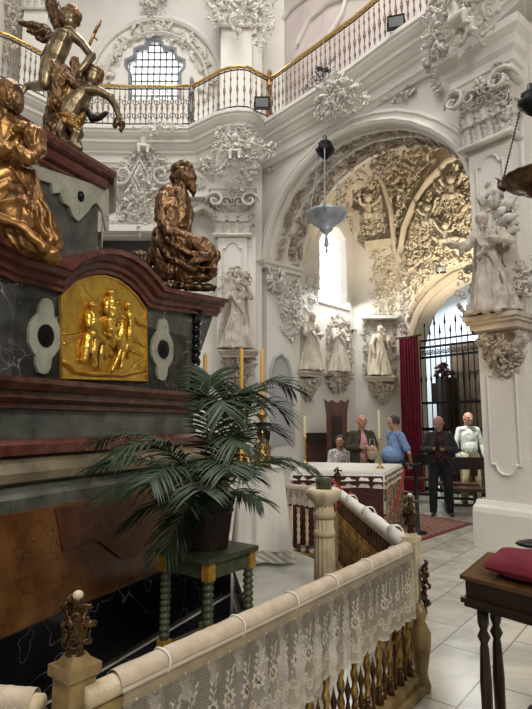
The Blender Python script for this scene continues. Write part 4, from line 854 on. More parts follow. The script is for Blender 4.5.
# posts
def post(name, label, x, y, ztop, w, rz, mat, fin, fmat=darkbrass, fh=.24):
    t = thing(name, label, 'post', (x, y, 0)); m = MB(); m.box((x, y, .06), (w*1.5, w*1.5, .12), rz); m.box((x, y, ztop/2+.04), (w, w, ztop-.16), rz); m.box((x, y, ztop-.03), (w*1.25, w*1.25, .03), rz); m.box((x, y, ztop-.005), (w*1.1, w*1.1, .04), rz, taper=.45); m.build('shaft', mat, t, smooth=False)
    if fin:
        m = MB(); z = ztop; R = random.Random(7); m.lathe((x, y, z), [(.02, 0), (.03, .012), (.014, .12*fh), (.028, .25*fh), (.032, .4*fh), (.022, .58*fh), (.026, .66*fh), (.013, .8*fh), (.016, .92*fh), (.01, fh)], 14)
        for k in range(44):
            a = R.uniform(0, 2*pi); zz = R.uniform(.03, fh*.85); N = np.array((cos(a), sin(a), .2)); X = np.array((-sin(a), cos(a), 0)); stamp(m, R.choice((0, 1, 2, 4)), np.array((x, y, z+zz))+N*.022, X, ZU, N, .042, R.uniform(-1, 1), 1.1)
        f_ = m.build('finial', fmat, t); m = MB(); m.ball((x, y, z+fh), (.016, .016, .014)); m.build('pale_knob', creamwood, f_)
    return t
rz01 = atan2(d01[1], d01[0])
n0 = atZ(75, 668, .9); post('newel_post', 'tall newel in the lower left corner with an ornate dark finial', n0[0], n0[1], .93, .085, rz01, tanwood, True, fh=.17)
p_ = C1+np.array((.02, .04, 0)); post('newel_post', 'corner newel where the lace rail meets the wrapped rail, with knobbly dark finial', p_[0], p_[1], .9, .075, rz01, creamwood, True, fh=.24)
m = MB(); sd2 = np.array((.8, -.35, 0)); sd2 /= np.linalg.norm(sd2)
R = random.Random(9)
m.lathe((p_[0]+.02, p_[1]-.06, 0), [(.05, 0), (.055, .03), (.035, .1), (.06, .25), (.065, .33), (.03, .4), (.045, .44), (.02, .5)], 14); m.build('post_vase', tanwood, bpy.data.objects['newel_post.001'])
m = MB()
for k in range(30): N = np.array((R.uniform(.2, 1), R.uniform(-.8, .2), R.uniform(-.3, .3))); N /= np.linalg.norm(N); X = np.cross(ZU, N); X /= np.linalg.norm(X); stamp(m, R.choice((0, 1, 2, 4, 5)), p_+np.array((.05, -.03, -.84+R.uniform(.44, .72))), X, np.cross(N, X), N, .06, R.uniform(0, 6), 1.2)
m.build('bracket', darkbrass, bpy.data.objects['newel_post.001'])
post('newel_post', 'far corner post of the wrapped rail topped by a small brown figure', C2[0], C2[1], .88, .07, 0, creamwood, True, darkbrass, fh=.22)
# fluted column with candle stub
cc_ = atZ(324, 500, 1.02); x, y = cc_[0]*4.3/cc_[1], 4.3
z_ = lambda py: float(atY(324, py, 4.3)[2])
t = thing('candle_column', 'cream fluted wooden column with a thick candle stub on its flared top', 'column', (x, y, .3)); m = MB()
h0 = .3; h1 = z_(505); m.lathe((x, y, 0), [(.11, h0), (.11, h0+.05), (.08, h0+.08)], 28); m.lathe((x, y, 0), [(.082, h0+.06), (.076, (h0+h1)/2), (.07, h1)], 56, flute=.07, nf=14)
m.lathe((x, y, 0), [(.08, z_(536)), (.088, z_(533)), (.08, z_(529))], 28); m.lathe((x, y, 0), [(.08, z_(518)), (.09, z_(514)), (.08, z_(511))], 28); m.build('shaft', creamwood, t)
m = MB(); m.lathe((x, y, 0), [(.07, h1-.01), (.075, h1+.01), (.12, z_(499)), (.135, z_(495)), (.135, z_(490)), (.11, z_(488)), (.07, z_(489))], 32, flute=.03, nf=8); m.build('flared_top', creamwood, t)
m = MB(); m.lathe((x, y, z_(489)), [(.062, 0), (.062, z_(479)-z_(489)), (.055, z_(478)-z_(489)+.004)], 8); m.build('candle_stub', greenpaint, t)
# draped small table
DT = 5.15; zt_ = float(atY(262, 468, DT)[2]); xl, xr = atY(240, 500, DT)[0], atY(282, 500, DT)[0]
t = thing('draped_table', 'narrow table covered to near the floor by white cloth, holding gilt candlesticks', 'table', ((xl+xr)/2, DT+.25, .3))
m = MB(); m.box(((xl+xr)/2, DT+.25, zt_-.02), (xr-xl, .5, .03))
for ix in (-1, 1):
    for iy in (-1, 1): m.box(((xl+xr)/2+ix*(xr-xl)*.4, DT+.25+iy*.2, .3+(zt_-.33)/2), (.04, .04, zt_-.335))
m.build('frame', darkwood, t, smooth=False)
def drape(name, corners, ztop, drop, mat, parent=None, amp=.018, fr=34, dens=.012, seed=0, flare=.05, cover=True, loc=None):
    """cloth over a table top: corners in plan counter-clockwise, hanging with folds"""
    R = np.random.RandomState(seed); ph = R.uniform(0, 6, 4); cs = [np.array((c[0], c[1])) for c in corners]; pts = []; nr = []; s = 0; S = []
    n = len(cs); r = .03
    for i in range(n):
        a, b = cs[i], cs[(i+1) % n]; d = (b-a)/np.linalg.norm(b-a); nn = np.array((d[1], -d[0])); Ln = np.linalg.norm(b-a); k = int(Ln/dens)
        for j in range(k): pts.append(a+(b-a)*j/k+nn*.008); nr.append(nn); S.append(s+Ln*j/k)
        s += Ln; b2 = cs[(i+2) % n]; d2 = (b2-b)/np.linalg.norm(b2-b); n2 = np.array((d2[1], -d2[0]))
        for j in range(5): w = nn*(5-j)/5+n2*j/5; w /= np.linalg.norm(w); pts.append(b+w*.008); nr.append(w); S.append(s+.01*j)
        s += .05
    pts = np.array(pts); nr = np.array(nr); S = np.array(S); m = MB(); rows = 14; V = []
    N = len(pts)
    for q in range(rows+1):
        f = q/rows; fo = amp*f**.8*(np.sin(S*fr+ph[0]+1.5*np.sin(S*6+ph[1]))+.5*np.sin(S*fr*1.9+ph[2]))+flare*f+amp*f
        xy = pts+nr*fo[:, None]; z = ztop-drop*f+.008*np.sin(S*9)*f
        V.append(np.column_stack([xy, z]))
    V = np.vstack(V); Fc = [[q*N+i, q*N+(i+1) % N, (q+1)*N+(i+1) % N, (q+1)*N+i] for q in range(rows) for i in range(N)]
    if cover: Fc.append(list(range(N)))
    m.add(V, Fc); return m.build(name, mat, parent, loc=loc)
CR = [(xl, DT), (xr, DT), (xr, DT+.5), (xl, DT+.5)]
tcl = drape('tablecloth', CR, zt_+.004, zt_-.3-.12, cloth, loc=((xl+xr)/2, DT+.25, zt_)); tag(tcl, 'plain white pleated tablecloth with fringe on the narrow table beside the palm', 'tablecloth')
mm = drape('lace_hem', CR, .44, .11, lace_m, tcl, amp=.02, fr=34, flare=.03, cover=False); 
at = mm.data.attributes.new('thread', 'FLOAT', 'POINT'); at.data.foreach_set('value', [.45+.4*((i*7919) % 13 > 6) for i in range(len(mm.data.vertices))])
# position of the hem follows the bottom of the cloth
for v in mm.data.vertices:
    d = np.array((v.co.x, v.co.y)); l = max(1e-6, np.linalg.norm(d)); d = d/l*.06; v.co.x += d[0]; v.co.y += d[1]
def candlestick(label, x, y, z0, z1, r, mat, cz, cr, cmat, group=None, ornate=False):
    t = thing('candlestick', label, 'candlestick', (x, y, z0), group); h = z1-z0; m = MB()
    if ornate:
        m.lathe((x, y, z0), [(r*.8, 0), (r, .03*h), (r*.55, .12*h), (r*.75, .3*h), (r*.3, .42*h), (r*.2, .48*h), (r*.55, .56*h), (r*.6, .63*h), (r*.2, .72*h), (r*.35, .78*h), (r*.2, .85*h), (r*.55, .95*h), (r*.5, h)], 16); R = random.Random(2)
        for k in range(3):
            a = k*2*pi/3+.5; m.tube([(x+r*1.3*cos(a)*f, y+r*1.3*sin(a)*f, z0+h*zz) for f, zz in ((1, .02), (.95, .12), (.55, .2), (.7, .34), (.35, .44))], r*.16, 6)
        for k in range(20): a = R.uniform(0, 6.28); N = np.array((cos(a), sin(a), 0)); X = np.array((-sin(a), cos(a), 0)); stamp(m, R.choice((0, 1, 2)), np.array((x, y, z0+h*R.uniform(.08, .35)))+N*r*.55, X, ZU, N, r*.6, R.uniform(0, 6), 1)
    else: m.lathe((x, y, z0), [(r, 0), (r, .02*h), (r*.4, .08*h), (r*.25, .15*h), (r*.4, .25*h), (r*.2, .35*h), (r*.2, .6*h), (r*.4, .68*h), (r*.2, .75*h), (r*.2, .9*h), (r*.55, .97*h), (r*.5, h)], 16)
    m.build('stem', mat, t)
    o = candle(x, y, z1-.005, cz, cr).build('candle', [cmat, iron], t); return t
x, y = atY(262, 470, DT+.2)[:2]; candlestick('ornate gilt candlestick with a tall yellow candle, right one on the draped table', x, y, zt_+.006, float(atY(262, 413, y)[2]), .1, brass, float(atY(262, 349, y)[2]), .019, wax, ornate=True)
x, y = atY(241, 467, DT+.32)[:2]; candlestick('ornate gilt candlestick with a tall yellow candle, left one half hidden by the palm', x, y, zt_+.006, float(atY(241, 413, y)[2]), .085, brass, float(atY(235, 349, y)[2]), .019, wax, ornate=True)
# ------------------------------------------------------------------ side altar table with lace and patterned frontal
TZ = .95; tc = [atZ(290, 473, TZ), atZ(384, 474, TZ), atZ(403, 464, TZ), atZ(304, 462, TZ)]; tm = sum(tc)/4
t = thing('altar_table', 'long altar table under a white lace-edged cloth behind the wrapped rail', 'table', (tm[0], tm[1], 0))
ins = [tm+(p-tm)*.96 for p in tc]; fix(prism(MB(), ins, TZ-.05, TZ-.012).build('top', darkwood, t, smooth=False))
for p in [tm+(p-tm)*.9 for p in tc]: m = MB(); m.lathe((p[0], p[1], 0), [(.05, 0), (.05, .1), (.03, .15), (.045, .3), (.03, .5), (.045, .7), (.04, TZ-.06)], 12); m.build('leg', redwood, t)
def dam_mat():
    m, nt, b = new('damask'); g = nd(nt, 'ShaderNodeNewGeometry'); n = nd(nt, 'ShaderNodeTexNoise'); n.inputs['Scale'].default_value = 5; n.inputs['Distortion'].default_value = 2; nt.links.new(g.outputs['Position'], n.inputs[0])
    v = nd(nt, 'ShaderNodeTexVoronoi'); v.inputs['Scale'].default_value = 30; vm = nd(nt, 'ShaderNodeVectorMath', operation='MULTIPLY_ADD'); vm.inputs[1].default_value = (.25, .25, .25); nt.links.new(n.outputs['Color'], vm.inputs[0]); nt.links.new(g.outputs['Position'], vm.inputs[2]); nt.links.new(vm.outputs[0], v.inputs[0])
    sp = nd(nt, 'ShaderNodeSeparateColor'); nt.links.new(v.outputs['Color'], sp.inputs[0])
    c = ramp(nt, sp.outputs[0], [(.15, (.03, .02, .02)), (.35, (.25, .03, .03)), (.5, (.5, .33, .08)), (.65, (.05, .07, .05)), (.82, (.6, .5, .35)), (.95, (.1, .02, .03))]); nt.links.new(c, b.inputs['Base Color']); b.inputs['Roughness'].default_value = .8; return m
dm = dam_mat()
m = MB(); e1, e2 = ins[1], ins[2]; dv = (e2-e1)/np.linalg.norm(e2-e1); o_ = np.array((dv[1], -dv[0], 0))
n = 26; V = []
for i in range(n+1):
    for z in (TZ-.03, .5, .04): V.append(e1+(e2-e1)*i/n+o_*(.035+.012*sin(i*1.3)*(1-z/TZ))+ZU*(z-TZ))
m.add(V, [[i*3+k, i*3+k+1, i*3+k+4, i*3+k+3] for i in range(n) for k in range(2)]); m.build('patterned_frontal', dm, t)
m = MB(); n = 40; V = []; e0 = ins[0]
for i in range(n+1):
    for z in (TZ-.03, .5, .04): V.append(e0+(e1-e0)*i/n+np.array((0, -.03-.012*sin(i*1.1)*(1-z/TZ), 0))+ZU*(z-TZ))
m.add(V, [[i*3+k, i*3+k+1, i*3+k+4, i*3+k+3] for i in range(n) for k in range(2)]); m.build('front_hanging', M_noise('dark_red_hanging', (.03, .006, .006), (.08, .016, .014), 22, .85), t)
tcl = drape('tablecloth', [tuple(p[:2]) for p in ins], TZ+.004, .1, cloth, amp=.01, fr=40, flare=.02, loc=(tm[0], tm[1], TZ), dens=.02); tag(tcl, 'white lace-trimmed cloth on the long altar table', 'tablecloth')
hm = drape('lace_trim', [tuple(p[:2]) for p in ins], TZ-.09, .09, lace_m, tcl, amp=.012, fr=40, flare=.025, cover=False, dens=.012)
at = hm.data.attributes.new('thread', 'FLOAT', 'POINT'); at.data.foreach_set('value', [.85 for i in range(len(hm.data.vertices))])
p = atZ(304.5, 463.5, TZ); candlestick('slim brass candlestick at the left end of the long altar table', p[0], p[1]-.12, TZ+.006, float(atY(304, 436, p[1])[2]), .06, gilded, float(atY(304, 416, p[1])[2]), .018, wax_w, 'altar table candlesticks')
p = atZ(380, 468.5, TZ); candlestick('slim brass candlestick at the right end of the altar table before the man in blue', p[0], p[1], TZ+.006, float(atY(380, 438, p[1])[2]), .06, gilded, float(atY(380, 410, p[1])[2]), .016, wax_w, 'altar table candlesticks')
p = atZ(418, 534, 0); t = thing('iron_stand', 'dark upright iron stand just behind the corner newel', 'stand', (p[0], p[1], 0)); m = MB(); m.lathe((p[0], p[1], 0), [(.13, .009), (.13, .03), (.03, .05), (.028, .9), (.04, .94), (.04, .97)], 14); m.build('pole', iron, t); m = MB(); m.box((p[0], p[1], .985), (.16, .08, .03)); m.build('bracket', iron, t)
# ------------------------------------------------------------------ kneeler with red cushion, bottom right
K0 = atZ(465, 577, .87); K1 = atZ(489, 553, .95); kd = np.array((K1[0]-K0[0], K1[1]-K0[1], 0)); kw = .42
K0 = atZ(465, 576, .87); kd = atZ(489, 554, .945)-K0; kd[2] = 0; KW = float(np.linalg.norm(kd)); kd /= KW; kx = atZ(532, 591, .87)-K0; kx[2] = 0; kx /= np.linalg.norm(kx); kx = kx-kd*np.dot(kx, kd)*.6; kx /= np.linalg.norm(kx); KL = .9
def kp(a, b, z): return np.array((K0[0], K0[1], 0))+kx*a+kd*b+ZU*z
t = thing('prayer_desk', 'dark wooden prayer desk on turned legs in the lower right corner', 'desk', kp(KL/2, KW/2, 0))
m = MB(); V = [kp(a, b, z) for a, b, z in ((0, 0, .76), (KL, 0, .76), (KL, KW, .76), (0, KW, .76), (0, 0, .86), (KL, 0, .86), (KL, KW, .93), (0, KW, .93))]
m.add(V, [[3, 2, 1, 0], [4, 5, 6, 7], [0, 1, 5, 4], [1, 2, 6, 5], [2, 3, 7, 6], [3, 0, 4, 7]]); m.build('box', darkwood, t, smooth=False)
m = MB(); V = [kp(a, b, z) for a, b, z in ((-.015, -.02, .858), (KL+.015, -.02, .858), (KL+.015, KW+.015, .935), (-.015, KW+.015, .935), (-.015, -.02, .875), (KL+.015, -.02, .875), (KL+.015, KW+.015, .952), (-.015, KW+.015, .952))]
m.add(V, [[3, 2, 1, 0], [4, 5, 6, 7], [0, 1, 5, 4], [1, 2, 6, 5], [2, 3, 7, 6], [3, 0, 4, 7]]); m.build('sloping_top', M_noise('polished_wood', (.05, .024, .01), (.13, .07, .025), 5, .16, bmp=.25, bscale=12), t, smooth=False)
m = MB(); m.obox(kp(-.02, KW/2, .765), kp(KL+.02, KW/2, .765), KW+.05, .022); m.obox(kp(-.01, KW/2, .745), kp(KL+.01, KW/2, .745), KW+.02, .02); m.build('apron_moulding', darkwood, t, smooth=False)
for a in (.05, KL-.05):
    for b in (.05, KW-.05):
        p = kp(a, b, 0); m = MB(); m.lathe(tuple(p), [(.018, 0), (.028, .03), (.028, .08), (.016, .11), (.03, .15), (.016, .19), (.024, .22), (.027, .4), (.02, .55), (.016, .57), (.03, .6), (.016, .63), (.026, .66), (.026, .735)], 16); m.build('leg', darkwood, t)
m = MB(); m.obox(kp(.05, KW-.05, .13), kp(KL-.05, KW-.05, .13), .03, .03); m.obox(kp(.05, .05, .13), kp(.05, KW-.05, .13), .03, .03); m.obox(kp(.1, -.12, .14), kp(KL-.1, -.12, .14), .2, .03); m.obox(kp(.1, -.2, .06), kp(.1, 0, .06), .04, .12); m.obox(kp(KL-.1, -.2, .06), kp(KL-.1, 0, .06), .04, .12); m.build('kneeling_board', redwood, t, smooth=False)
# cushion
n = 22; V = []; ct = kp(.2, KW/2, 0); m = MB()
for sgn in (1, -1):
    for i in range(n+1):
        for j in range(n+1):
            u, v = i/n*2-1, j/n*2-1; a = .085+.5*(i/n); b = .0+(KW-.03)*(j/n); e = (max(0, 1-abs(u)**2.6)*max(0, 1-abs(v)**2.6))**.45; zz = .875+.077*((b+.02)/(KW+.035))
            V.append(kp(a, b, zz+.052+sgn*.05*e+.003*sin(9*u+5*v)*e))
N2 = (n+1)**2; Fc = []
for i in range(n):
    for j in range(n): q = i*(n+1)+j; Fc.append([q, q+n+1, q+n+2, q+1]); Fc.append([N2+q+1, N2+q+n+2, N2+q+n+1, N2+q])
m.add(V, Fc); o = m.build('cushion', crimson, loc=tuple(kp(.37, KW/2, .9))); tag(o, 'crimson velvet cushion lying on the sloping top of the prayer desk', 'cushion')
p = atY(530, 544, 3.1); t = thing('reading_stand', 'tip of a black oval reading stand entering at the right edge', 'stand', (p[0]+.1, p[1], 0)); m = MB()
m.ball((p[0]+.05, p[1], p[2]), (.13, .09, .022)); m.build('oval_top', iron, t); m = MB(); m.lathe((p[0]+.1, p[1], 0), [(.16, 0), (.16, .02), (.02, .04), (.018, p[2]-.01)], 14); m.build('pole', iron, t)
# ------------------------------------------------------------------ STUCCO ORNAMENT on walls
FP = lambda y: (lambda p: (setattr(p, 'n', np.array((0, -1., 0))), p)[1])(Plane((0, y), (1, 0)))
PK = (0, 1, 2, 3, 4, 7, 8, 2, 4)
orn('stucco_spray', 'carved stucco cluster under the gallery cornice left of the arch crown', 'ornament', A, [(318, 82), (330, 74), (345, 76), (358, 84), (372, 100), (362, 112), (345, 118), (330, 128), (319, 120), (314, 100)], .15, seed=1, o=.28, dome=.18, dens=3)
orn('stucco_spray', 'leafy stucco spray on the plain wall just above the crown of the arch', 'ornament', A, [(380, 92), (395, 82), (408, 84), (418, 92), (408, 100), (392, 104), (378, 101)], .12, seed=2, dens=2.6)
orn('stucco_spray', 'long thin stucco spray on the spandrel left of the arch crown', 'ornament', A, [(286, 140), (300, 124), (316, 110), (318, 122), (304, 136), (290, 148)], .1, seed=21, dens=1.6)
orn('stucco_spray', 'small hanging stucco drop beside the carved putto capital', 'ornament', A, [(268, 155), (274, 154), (275, 170), (271, 176), (268, 168)], .09, seed=3, dens=2)
orn('stucco_cluster', 'heavy cluster of stucco scrolls and a putto over the right pier at the top edge', 'ornament', A, [(428, 12), (440, -6), (500, -8), (500, 18), (488, 40), (476, 54), (462, 62), (446, 60), (436, 70), (424, 80), (426, 60), (432, 40)], .16, seed=4, o=.62, dome=.3, dens=3, sz=1.3)
orn('stucco_garland', 'narrow stucco garland hanging below the big cluster near the right pier', 'ornament', A, [(432, 66), (440, 68), (442, 98), (436, 102), (431, 86)], .1, seed=5, dens=2.4, o=.05)
orn('stucco_cluster', 'stucco mask and leaf cluster on the edge of the right pier capital', 'ornament', A, [(492, 66), (506, 58), (512, 84), (510, 112), (504, 132), (499, 108), (492, 90)], .12, seed=6, o=.34, dens=3)
orn('stucco_cluster', 'stucco scrolls at the right edge level with the standing saint', 'ornament', A, [(518, 262), (532, 250), (545, 262), (542, 292), (526, 298), (517, 284)], .12, seed=7, o=.3, dens=3)
P_ = FP(10.42)
orn('stucco_cluster', 'stucco shield of scrolls with a putto above the far pilaster capital', 'ornament', P_, [(212, 158), (214, 140), (222, 128), (236, 124), (250, 130), (258, 142), (276, 148), (274, 158), (260, 164), (256, 180), (244, 190), (228, 190), (216, 180), (202, 172), (200, 162)], .13, seed=8, dome=.25, dens=3.2, sz=1.2, o=.12)
# putto: chubby child figure
def putto(name, label, P, h, rz, mat, seed=0, sit=True):
    R = random.Random(seed); m = MB(); s = h
    def c(*L): m.cap([(np.array(p)*s, r*s) for p, r in L])
    m.ball(np.array((0, -.02, .86))*s, np.array((.105, .115, .125))*s); c(((0, 0, .78), .05), ((0, 0, .7), .06))
    for k in range(14): a = R.uniform(0, 6.28); m.ball(np.array((.1*cos(a), .03+.06*sin(a), .9+R.uniform(-.04, .07)))*s, .035*s, q=ICO1)
    m.ball(np.array((0, -.135, .85))*s, .018*s, q=ICO1); m.ball(np.array((0, -.115, .81))*s, (.03*s, .02*s, .012*s), q=ICO1)
    for g in (-1, 1): m.ball(np.array((g*.05, -.1, .83))*s, .035*s, q=ICO1)
    c(((0, 0, .64), .1), ((0, -.01, .5), .1), ((0, 0, .42), .11))
    for g in (-1, 1):
        a = R.uniform(-.1, .25); c(((g*.1, 0, .67), .05), ((g*.22, -.05, .6+a), .04), ((g*.28, -.14, .62+a*1.6), .032)); 
        for q in range(4): c(((g*.28+(q-1.5)*.014, -.15, .62+a*1.6), .013), ((g*.29+(q-1.5)*.02, -.2, .64+a*1.6), .009))
        b = R.uniform(-.06, .06); c(((g*.06, 0, .4), .085), ((g*.13, -.2+b, .36), .065), ((g*.12, -.2+b, .18), .045), ((g*.12, -.28+b, .13), .03))
    m.cap([((np.array((-.1, -.02, .42)))*s, .05*s), (np.array((0, -.1, .38))*s, .05*s), (np.array((.16, -.06, .42))*s, .04*s), (np.array((.3, .02, .34))*s, .03*s)])
    rm = Matrix.Rotation(rz, 3, 'Z'); M3 = np.array(rm)
    m.V = [v@M3.T+np.array(P) for v in m.V]; o = sculpt(m, name, mat, None, voxel=.013*max(.6, s), sm=2, loc=tuple(P)); return tag(o, label, 'statue')
putto('stucco_putto', 'chubby stucco putto in the shield above the far pilaster capital', P_.hit(235, 168, .32)+ZU*0, .75, 0, stucco, 1)
putto('stucco_putto', 'stucco putto tumbling in the big cluster at the top right', A.hit(455, 44, 1.0), .8, .7, stucco, 2)
putto('stucco_putto', 'stucco putto seated on the cartouche of the back bay under the gallery window', B.hit(143, 160, .3), .75, .2, stucco, 3)
orn('stucco_cartouche', 'tall stucco cartouche with volutes in the middle of the back bay', 'ornament', B, [(128, 150), (140, 140), (155, 145), (168, 160), (172, 178), (160, 200), (150, 225), (142, 240), (132, 225), (120, 200), (118, 175), (122, 160)], .13, seed=9, dome=.18, dens=2.8, o=.04)
for q, (x, k) in enumerate(((124, 0), (163, 1))):
    m = MB(); stamp(m, k, B.hit(x, 178, .12), B.t, ZU, B.n, .5, 0 if k else pi, 1.2); tag(m.build('stucco_volute', stucco), 'large stucco volute at the '+('left' if q == 0 else 'right')+' side of the back bay cartouche', 'ornament')
m = MB(); hh = [[(142, 166), (150, 180), (142, 198), (134, 180)], [(142, 172), (146, 181), (142, 190), (138, 181)]]
for L in hh: sweep(m, [B.P(*B.uv(*p), .22) for p in L], B.n, [(0, 0), (0, .03), (.035, .03), (.035, 0)], closed=True)
tag(fix(m.build('stucco_lozenge', stucco)), 'diamond shaped moulding in the centre of the back bay cartouche', 'ornament')
orn('stucco_frieze', 'flat leafy stucco filling the back bay left of the cartouche', 'ornament', B, [(70, 146), (122, 146), (116, 178), (128, 215), (122, 228), (92, 228)], .12, seed=10, dens=2.1, sz=.7)
orn('stucco_frieze', 'flat leafy stucco filling the back bay right of the cartouche', 'ornament', B, [(168, 146), (206, 150), (206, 192), (184, 194), (160, 218), (152, 222), (174, 178)], .12, seed=11, dens=2.1, sz=.7)
orn('stucco_frieze', 'leafy stucco in the niche head beside the far pilaster', 'ornament', B, [(186, 202), (218, 202), (216, 214), (203, 208), (192, 213), (187, 226)], .09, seed=12, dens=2.4)
for px_, py_, pl_, sz_, rz_, lb in ((368, 215, CB, .95, .2, 'cream putto seated in the lunette left of the chapel ribs'), (428, 222, CD, .7, -.5, 'cream putto in the golden relief just right of the chapel rib'), (452, 196, CD, .8, -.4, 'cream putto high in the golden relief over the iron gate'), (446, 240, CD, .7, -.6, 'cream putto low in the golden relief over the iron gate arch')):
    putto('stucco_putto', lb, pl_.hit(px_, py_, .3)-ZU*sz_*.4, sz_, rz_, stucco_w, px_)
# ring of foliage round the upper window
m = MB(); R = random.Random(5); G2.n = np.array((0, -1., 0))
for i in range(150):
    a = R.uniform(-.05*pi, 1.05*pi); r = R.uniform(43, 57); P0_ = G2.hit(156+r*cos(a), 84-r*1.08*sin(a), .03); stamp(m, R.choice(PK), P0_, G2.t, ZU, G2.n, R.uniform(.13, .26), R.uniform(0, 6.28), 1)
tag(m.build('stucco_wreath', stucco), 'arched stucco wreath around the latticed gallery window', 'ornament')
orn('stucco_keystone', 'hanging stucco keystone at the top edge above the gallery window', 'ornament', G2, [(143, -10), (168, -10), (168, 8), (160, 24), (154, 28), (148, 22), (143, 6)], .18, seed=13, dens=3, dome=.25)
orn('stucco_spray', 'stucco tuft at the inner side of the gallery pilaster capital', 'ornament', FP(12.0), [(252, 0), (272, -8), (276, 20), (268, 45), (258, 58), (252, 40)], .14, seed=14, dens=1.8)
orn('stucco_spray', 'stucco tuft at the left side of the gallery pilaster capital', 'ornament', FP(12.0), [(205, 0), (222, -5), (224, 22), (214, 28), (206, 18)], .15, seed=15, dens=2.6)
orn('stucco_spray', 'stucco tuft on the front of the gallery pilaster capital', 'ornament', FP(11.9), [(228, -5), (246, -5), (244, 22), (237, 40), (231, 24)], .15, seed=16, dens=2.8)
orn('stucco_spray', 'rosy stucco foliage at the upper left edge behind the gilded figure', 'ornament', FP(12.4), [(-10, -10), (22, -10), (20, 20), (14, 50), (0, 70), (-10, 60)], .2, stucco_b, seed=17, dens=2.4)
orn('stucco_garland', 'stucco garland lying along the gallery cornice over the back bay', 'ornament', FP(10.35), [(140, 128), (152, 121), (172, 123), (186, 126), (170, 133), (150, 138)], .1, seed=18, dens=2)
# arch soffit: brown inner band, then scattered stucco towards the chapel
ap = [A.P(a, z, 0) for a, z in op[1:-2]]
def along(path, f):
    n = len(path)-1; i = min(int(f*n), n-1); g = f*n-i; p = path[i]*(1-g)+path[i+1]*g; t = path[i+1]-path[i]; return p, t/np.linalg.norm(t)
def soffit(name, label, o0, o1, size, count, mat, seed, f0=0, f1=1, inset=.01, sz=.8, kinds=PK):
    m = MB(); R = random.Random(seed)
    for i in range(count):
        p, t = along(ap, R.uniform(f0, f1)); N = np.cross(t, A.n); N /= np.linalg.norm(N)
        if np.dot(N, A.P(cm, 5.2)-p) < 0: N = -N
        stamp(m, R.choice(kinds), p+A.n*R.uniform(o0, o1)+N*inset, t, A.n, N, size*R.uniform(.7, 1.3), R.uniform(0, 6.28), sz)
    return tag(m.build(name, mat), label, 'ornament')
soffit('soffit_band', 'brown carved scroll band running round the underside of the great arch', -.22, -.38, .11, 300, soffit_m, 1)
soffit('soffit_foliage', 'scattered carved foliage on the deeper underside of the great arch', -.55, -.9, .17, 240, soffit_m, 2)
for k, (oo, w) in enumerate(((-.12, .05), (-.48, .06), (-.95, .1))):
    m = MB(); sweep(m, [A.P(a, z, oo) for a, z in op[1:-2]], A.n, [(-.05, -w/2), (-.05, w/2), (.02, w/2), (.02, -w/2)]); struct(fix(m.build('trim_%d' % (9+k), wall_m, ang=40)))
orn('stucco_drop', 'long carved drop of scrolls hanging on the jamb below the impost capital', 'ornament', J, [(276, 286), (299, 278), (301, 325), (292, 342), (283, 336), (277, 312)], .13, stucco, seed=22, dens=2.8)
orn('stucco_spray', 'pale stucco foliage on the chapel wall left of the tall window', 'ornament', CH, [(302, 282), (318, 262), (318, 300), (312, 318), (303, 320)], .14, wall_m, seed=23, dens=1.6, sz=.6)
# chapel ribs, lunette relief, golden relief over the gate
m = MB()
def rib(L, w=.12, d=.14):
    pts = [p for p in L]; nn = np.array((-.4, -.9, 0)); nn /= np.linalg.norm(nn); sweep(m, pts, nn, [(-w/2, -.1), (-w/2, d*.6), (-w/4, d), (w/4, d), (w/2, d*.6), (w/2, -.1)])
rib([CH.hit(x, y, .12) for x, y in ((301, 262), (308, 236), (320, 212), (336, 192), (352, 178))]+[CB.hit(x, y, .15) for x, y in ((364, 172), (374, 169))])
rib([CB.hit(x, y, .2) for x, y in ((374, 169), (384, 188), (391, 212), (395, 250))])
rib([CD.hit(x, y, .15) for x, y in ((400, 252), (404, 228), (414, 204), (428, 182), (446, 164), (468, 152))])
struct(fix(m.build('trim_12', stucco_w, ang=40)))
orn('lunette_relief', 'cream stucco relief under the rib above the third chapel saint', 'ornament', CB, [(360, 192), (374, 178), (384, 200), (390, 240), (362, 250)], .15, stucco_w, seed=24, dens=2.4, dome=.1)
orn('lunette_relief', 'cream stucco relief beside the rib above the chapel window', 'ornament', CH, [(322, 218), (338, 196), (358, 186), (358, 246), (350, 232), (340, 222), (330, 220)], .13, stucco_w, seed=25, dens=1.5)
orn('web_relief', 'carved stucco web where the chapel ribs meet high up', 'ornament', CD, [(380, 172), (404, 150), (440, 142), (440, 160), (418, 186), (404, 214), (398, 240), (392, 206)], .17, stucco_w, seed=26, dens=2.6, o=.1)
orn('web_relief', 'dark brown stucco tuft at the crossing of the chapel ribs', 'ornament', CD, [(366, 160), (384, 148), (404, 146), (400, 166), (388, 180), (376, 172)], .16, stucco_b, seed=27, dens=2.8, o=.75)
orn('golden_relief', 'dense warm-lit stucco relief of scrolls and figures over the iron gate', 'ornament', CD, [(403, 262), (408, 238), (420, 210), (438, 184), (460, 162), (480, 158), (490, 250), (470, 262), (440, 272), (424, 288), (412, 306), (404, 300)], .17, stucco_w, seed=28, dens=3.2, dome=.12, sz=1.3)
orn('corner_relief', 'stucco relief strip on the chapel corner above the red curtain', 'ornament', CD, [(400, 270), (409, 280), (411, 330), (404, 338), (399, 330)], .12, stucco_b, seed=29, dens=2.2)
for L, lb in (([(370, 238), (398, 236), (398, 252), (372, 254)], 'cream capital with leaves at the chapel corner under the ribs'), ([(372, 258), (396, 256), (397, 316), (384, 322), (372, 314)], 'long carved panel of cream stucco above the third chapel saint')):
    orn('carved_relief', lb, 'ornament', CB, L, .13, stucco_w, seed=len(lb), dens=3, sz=1)
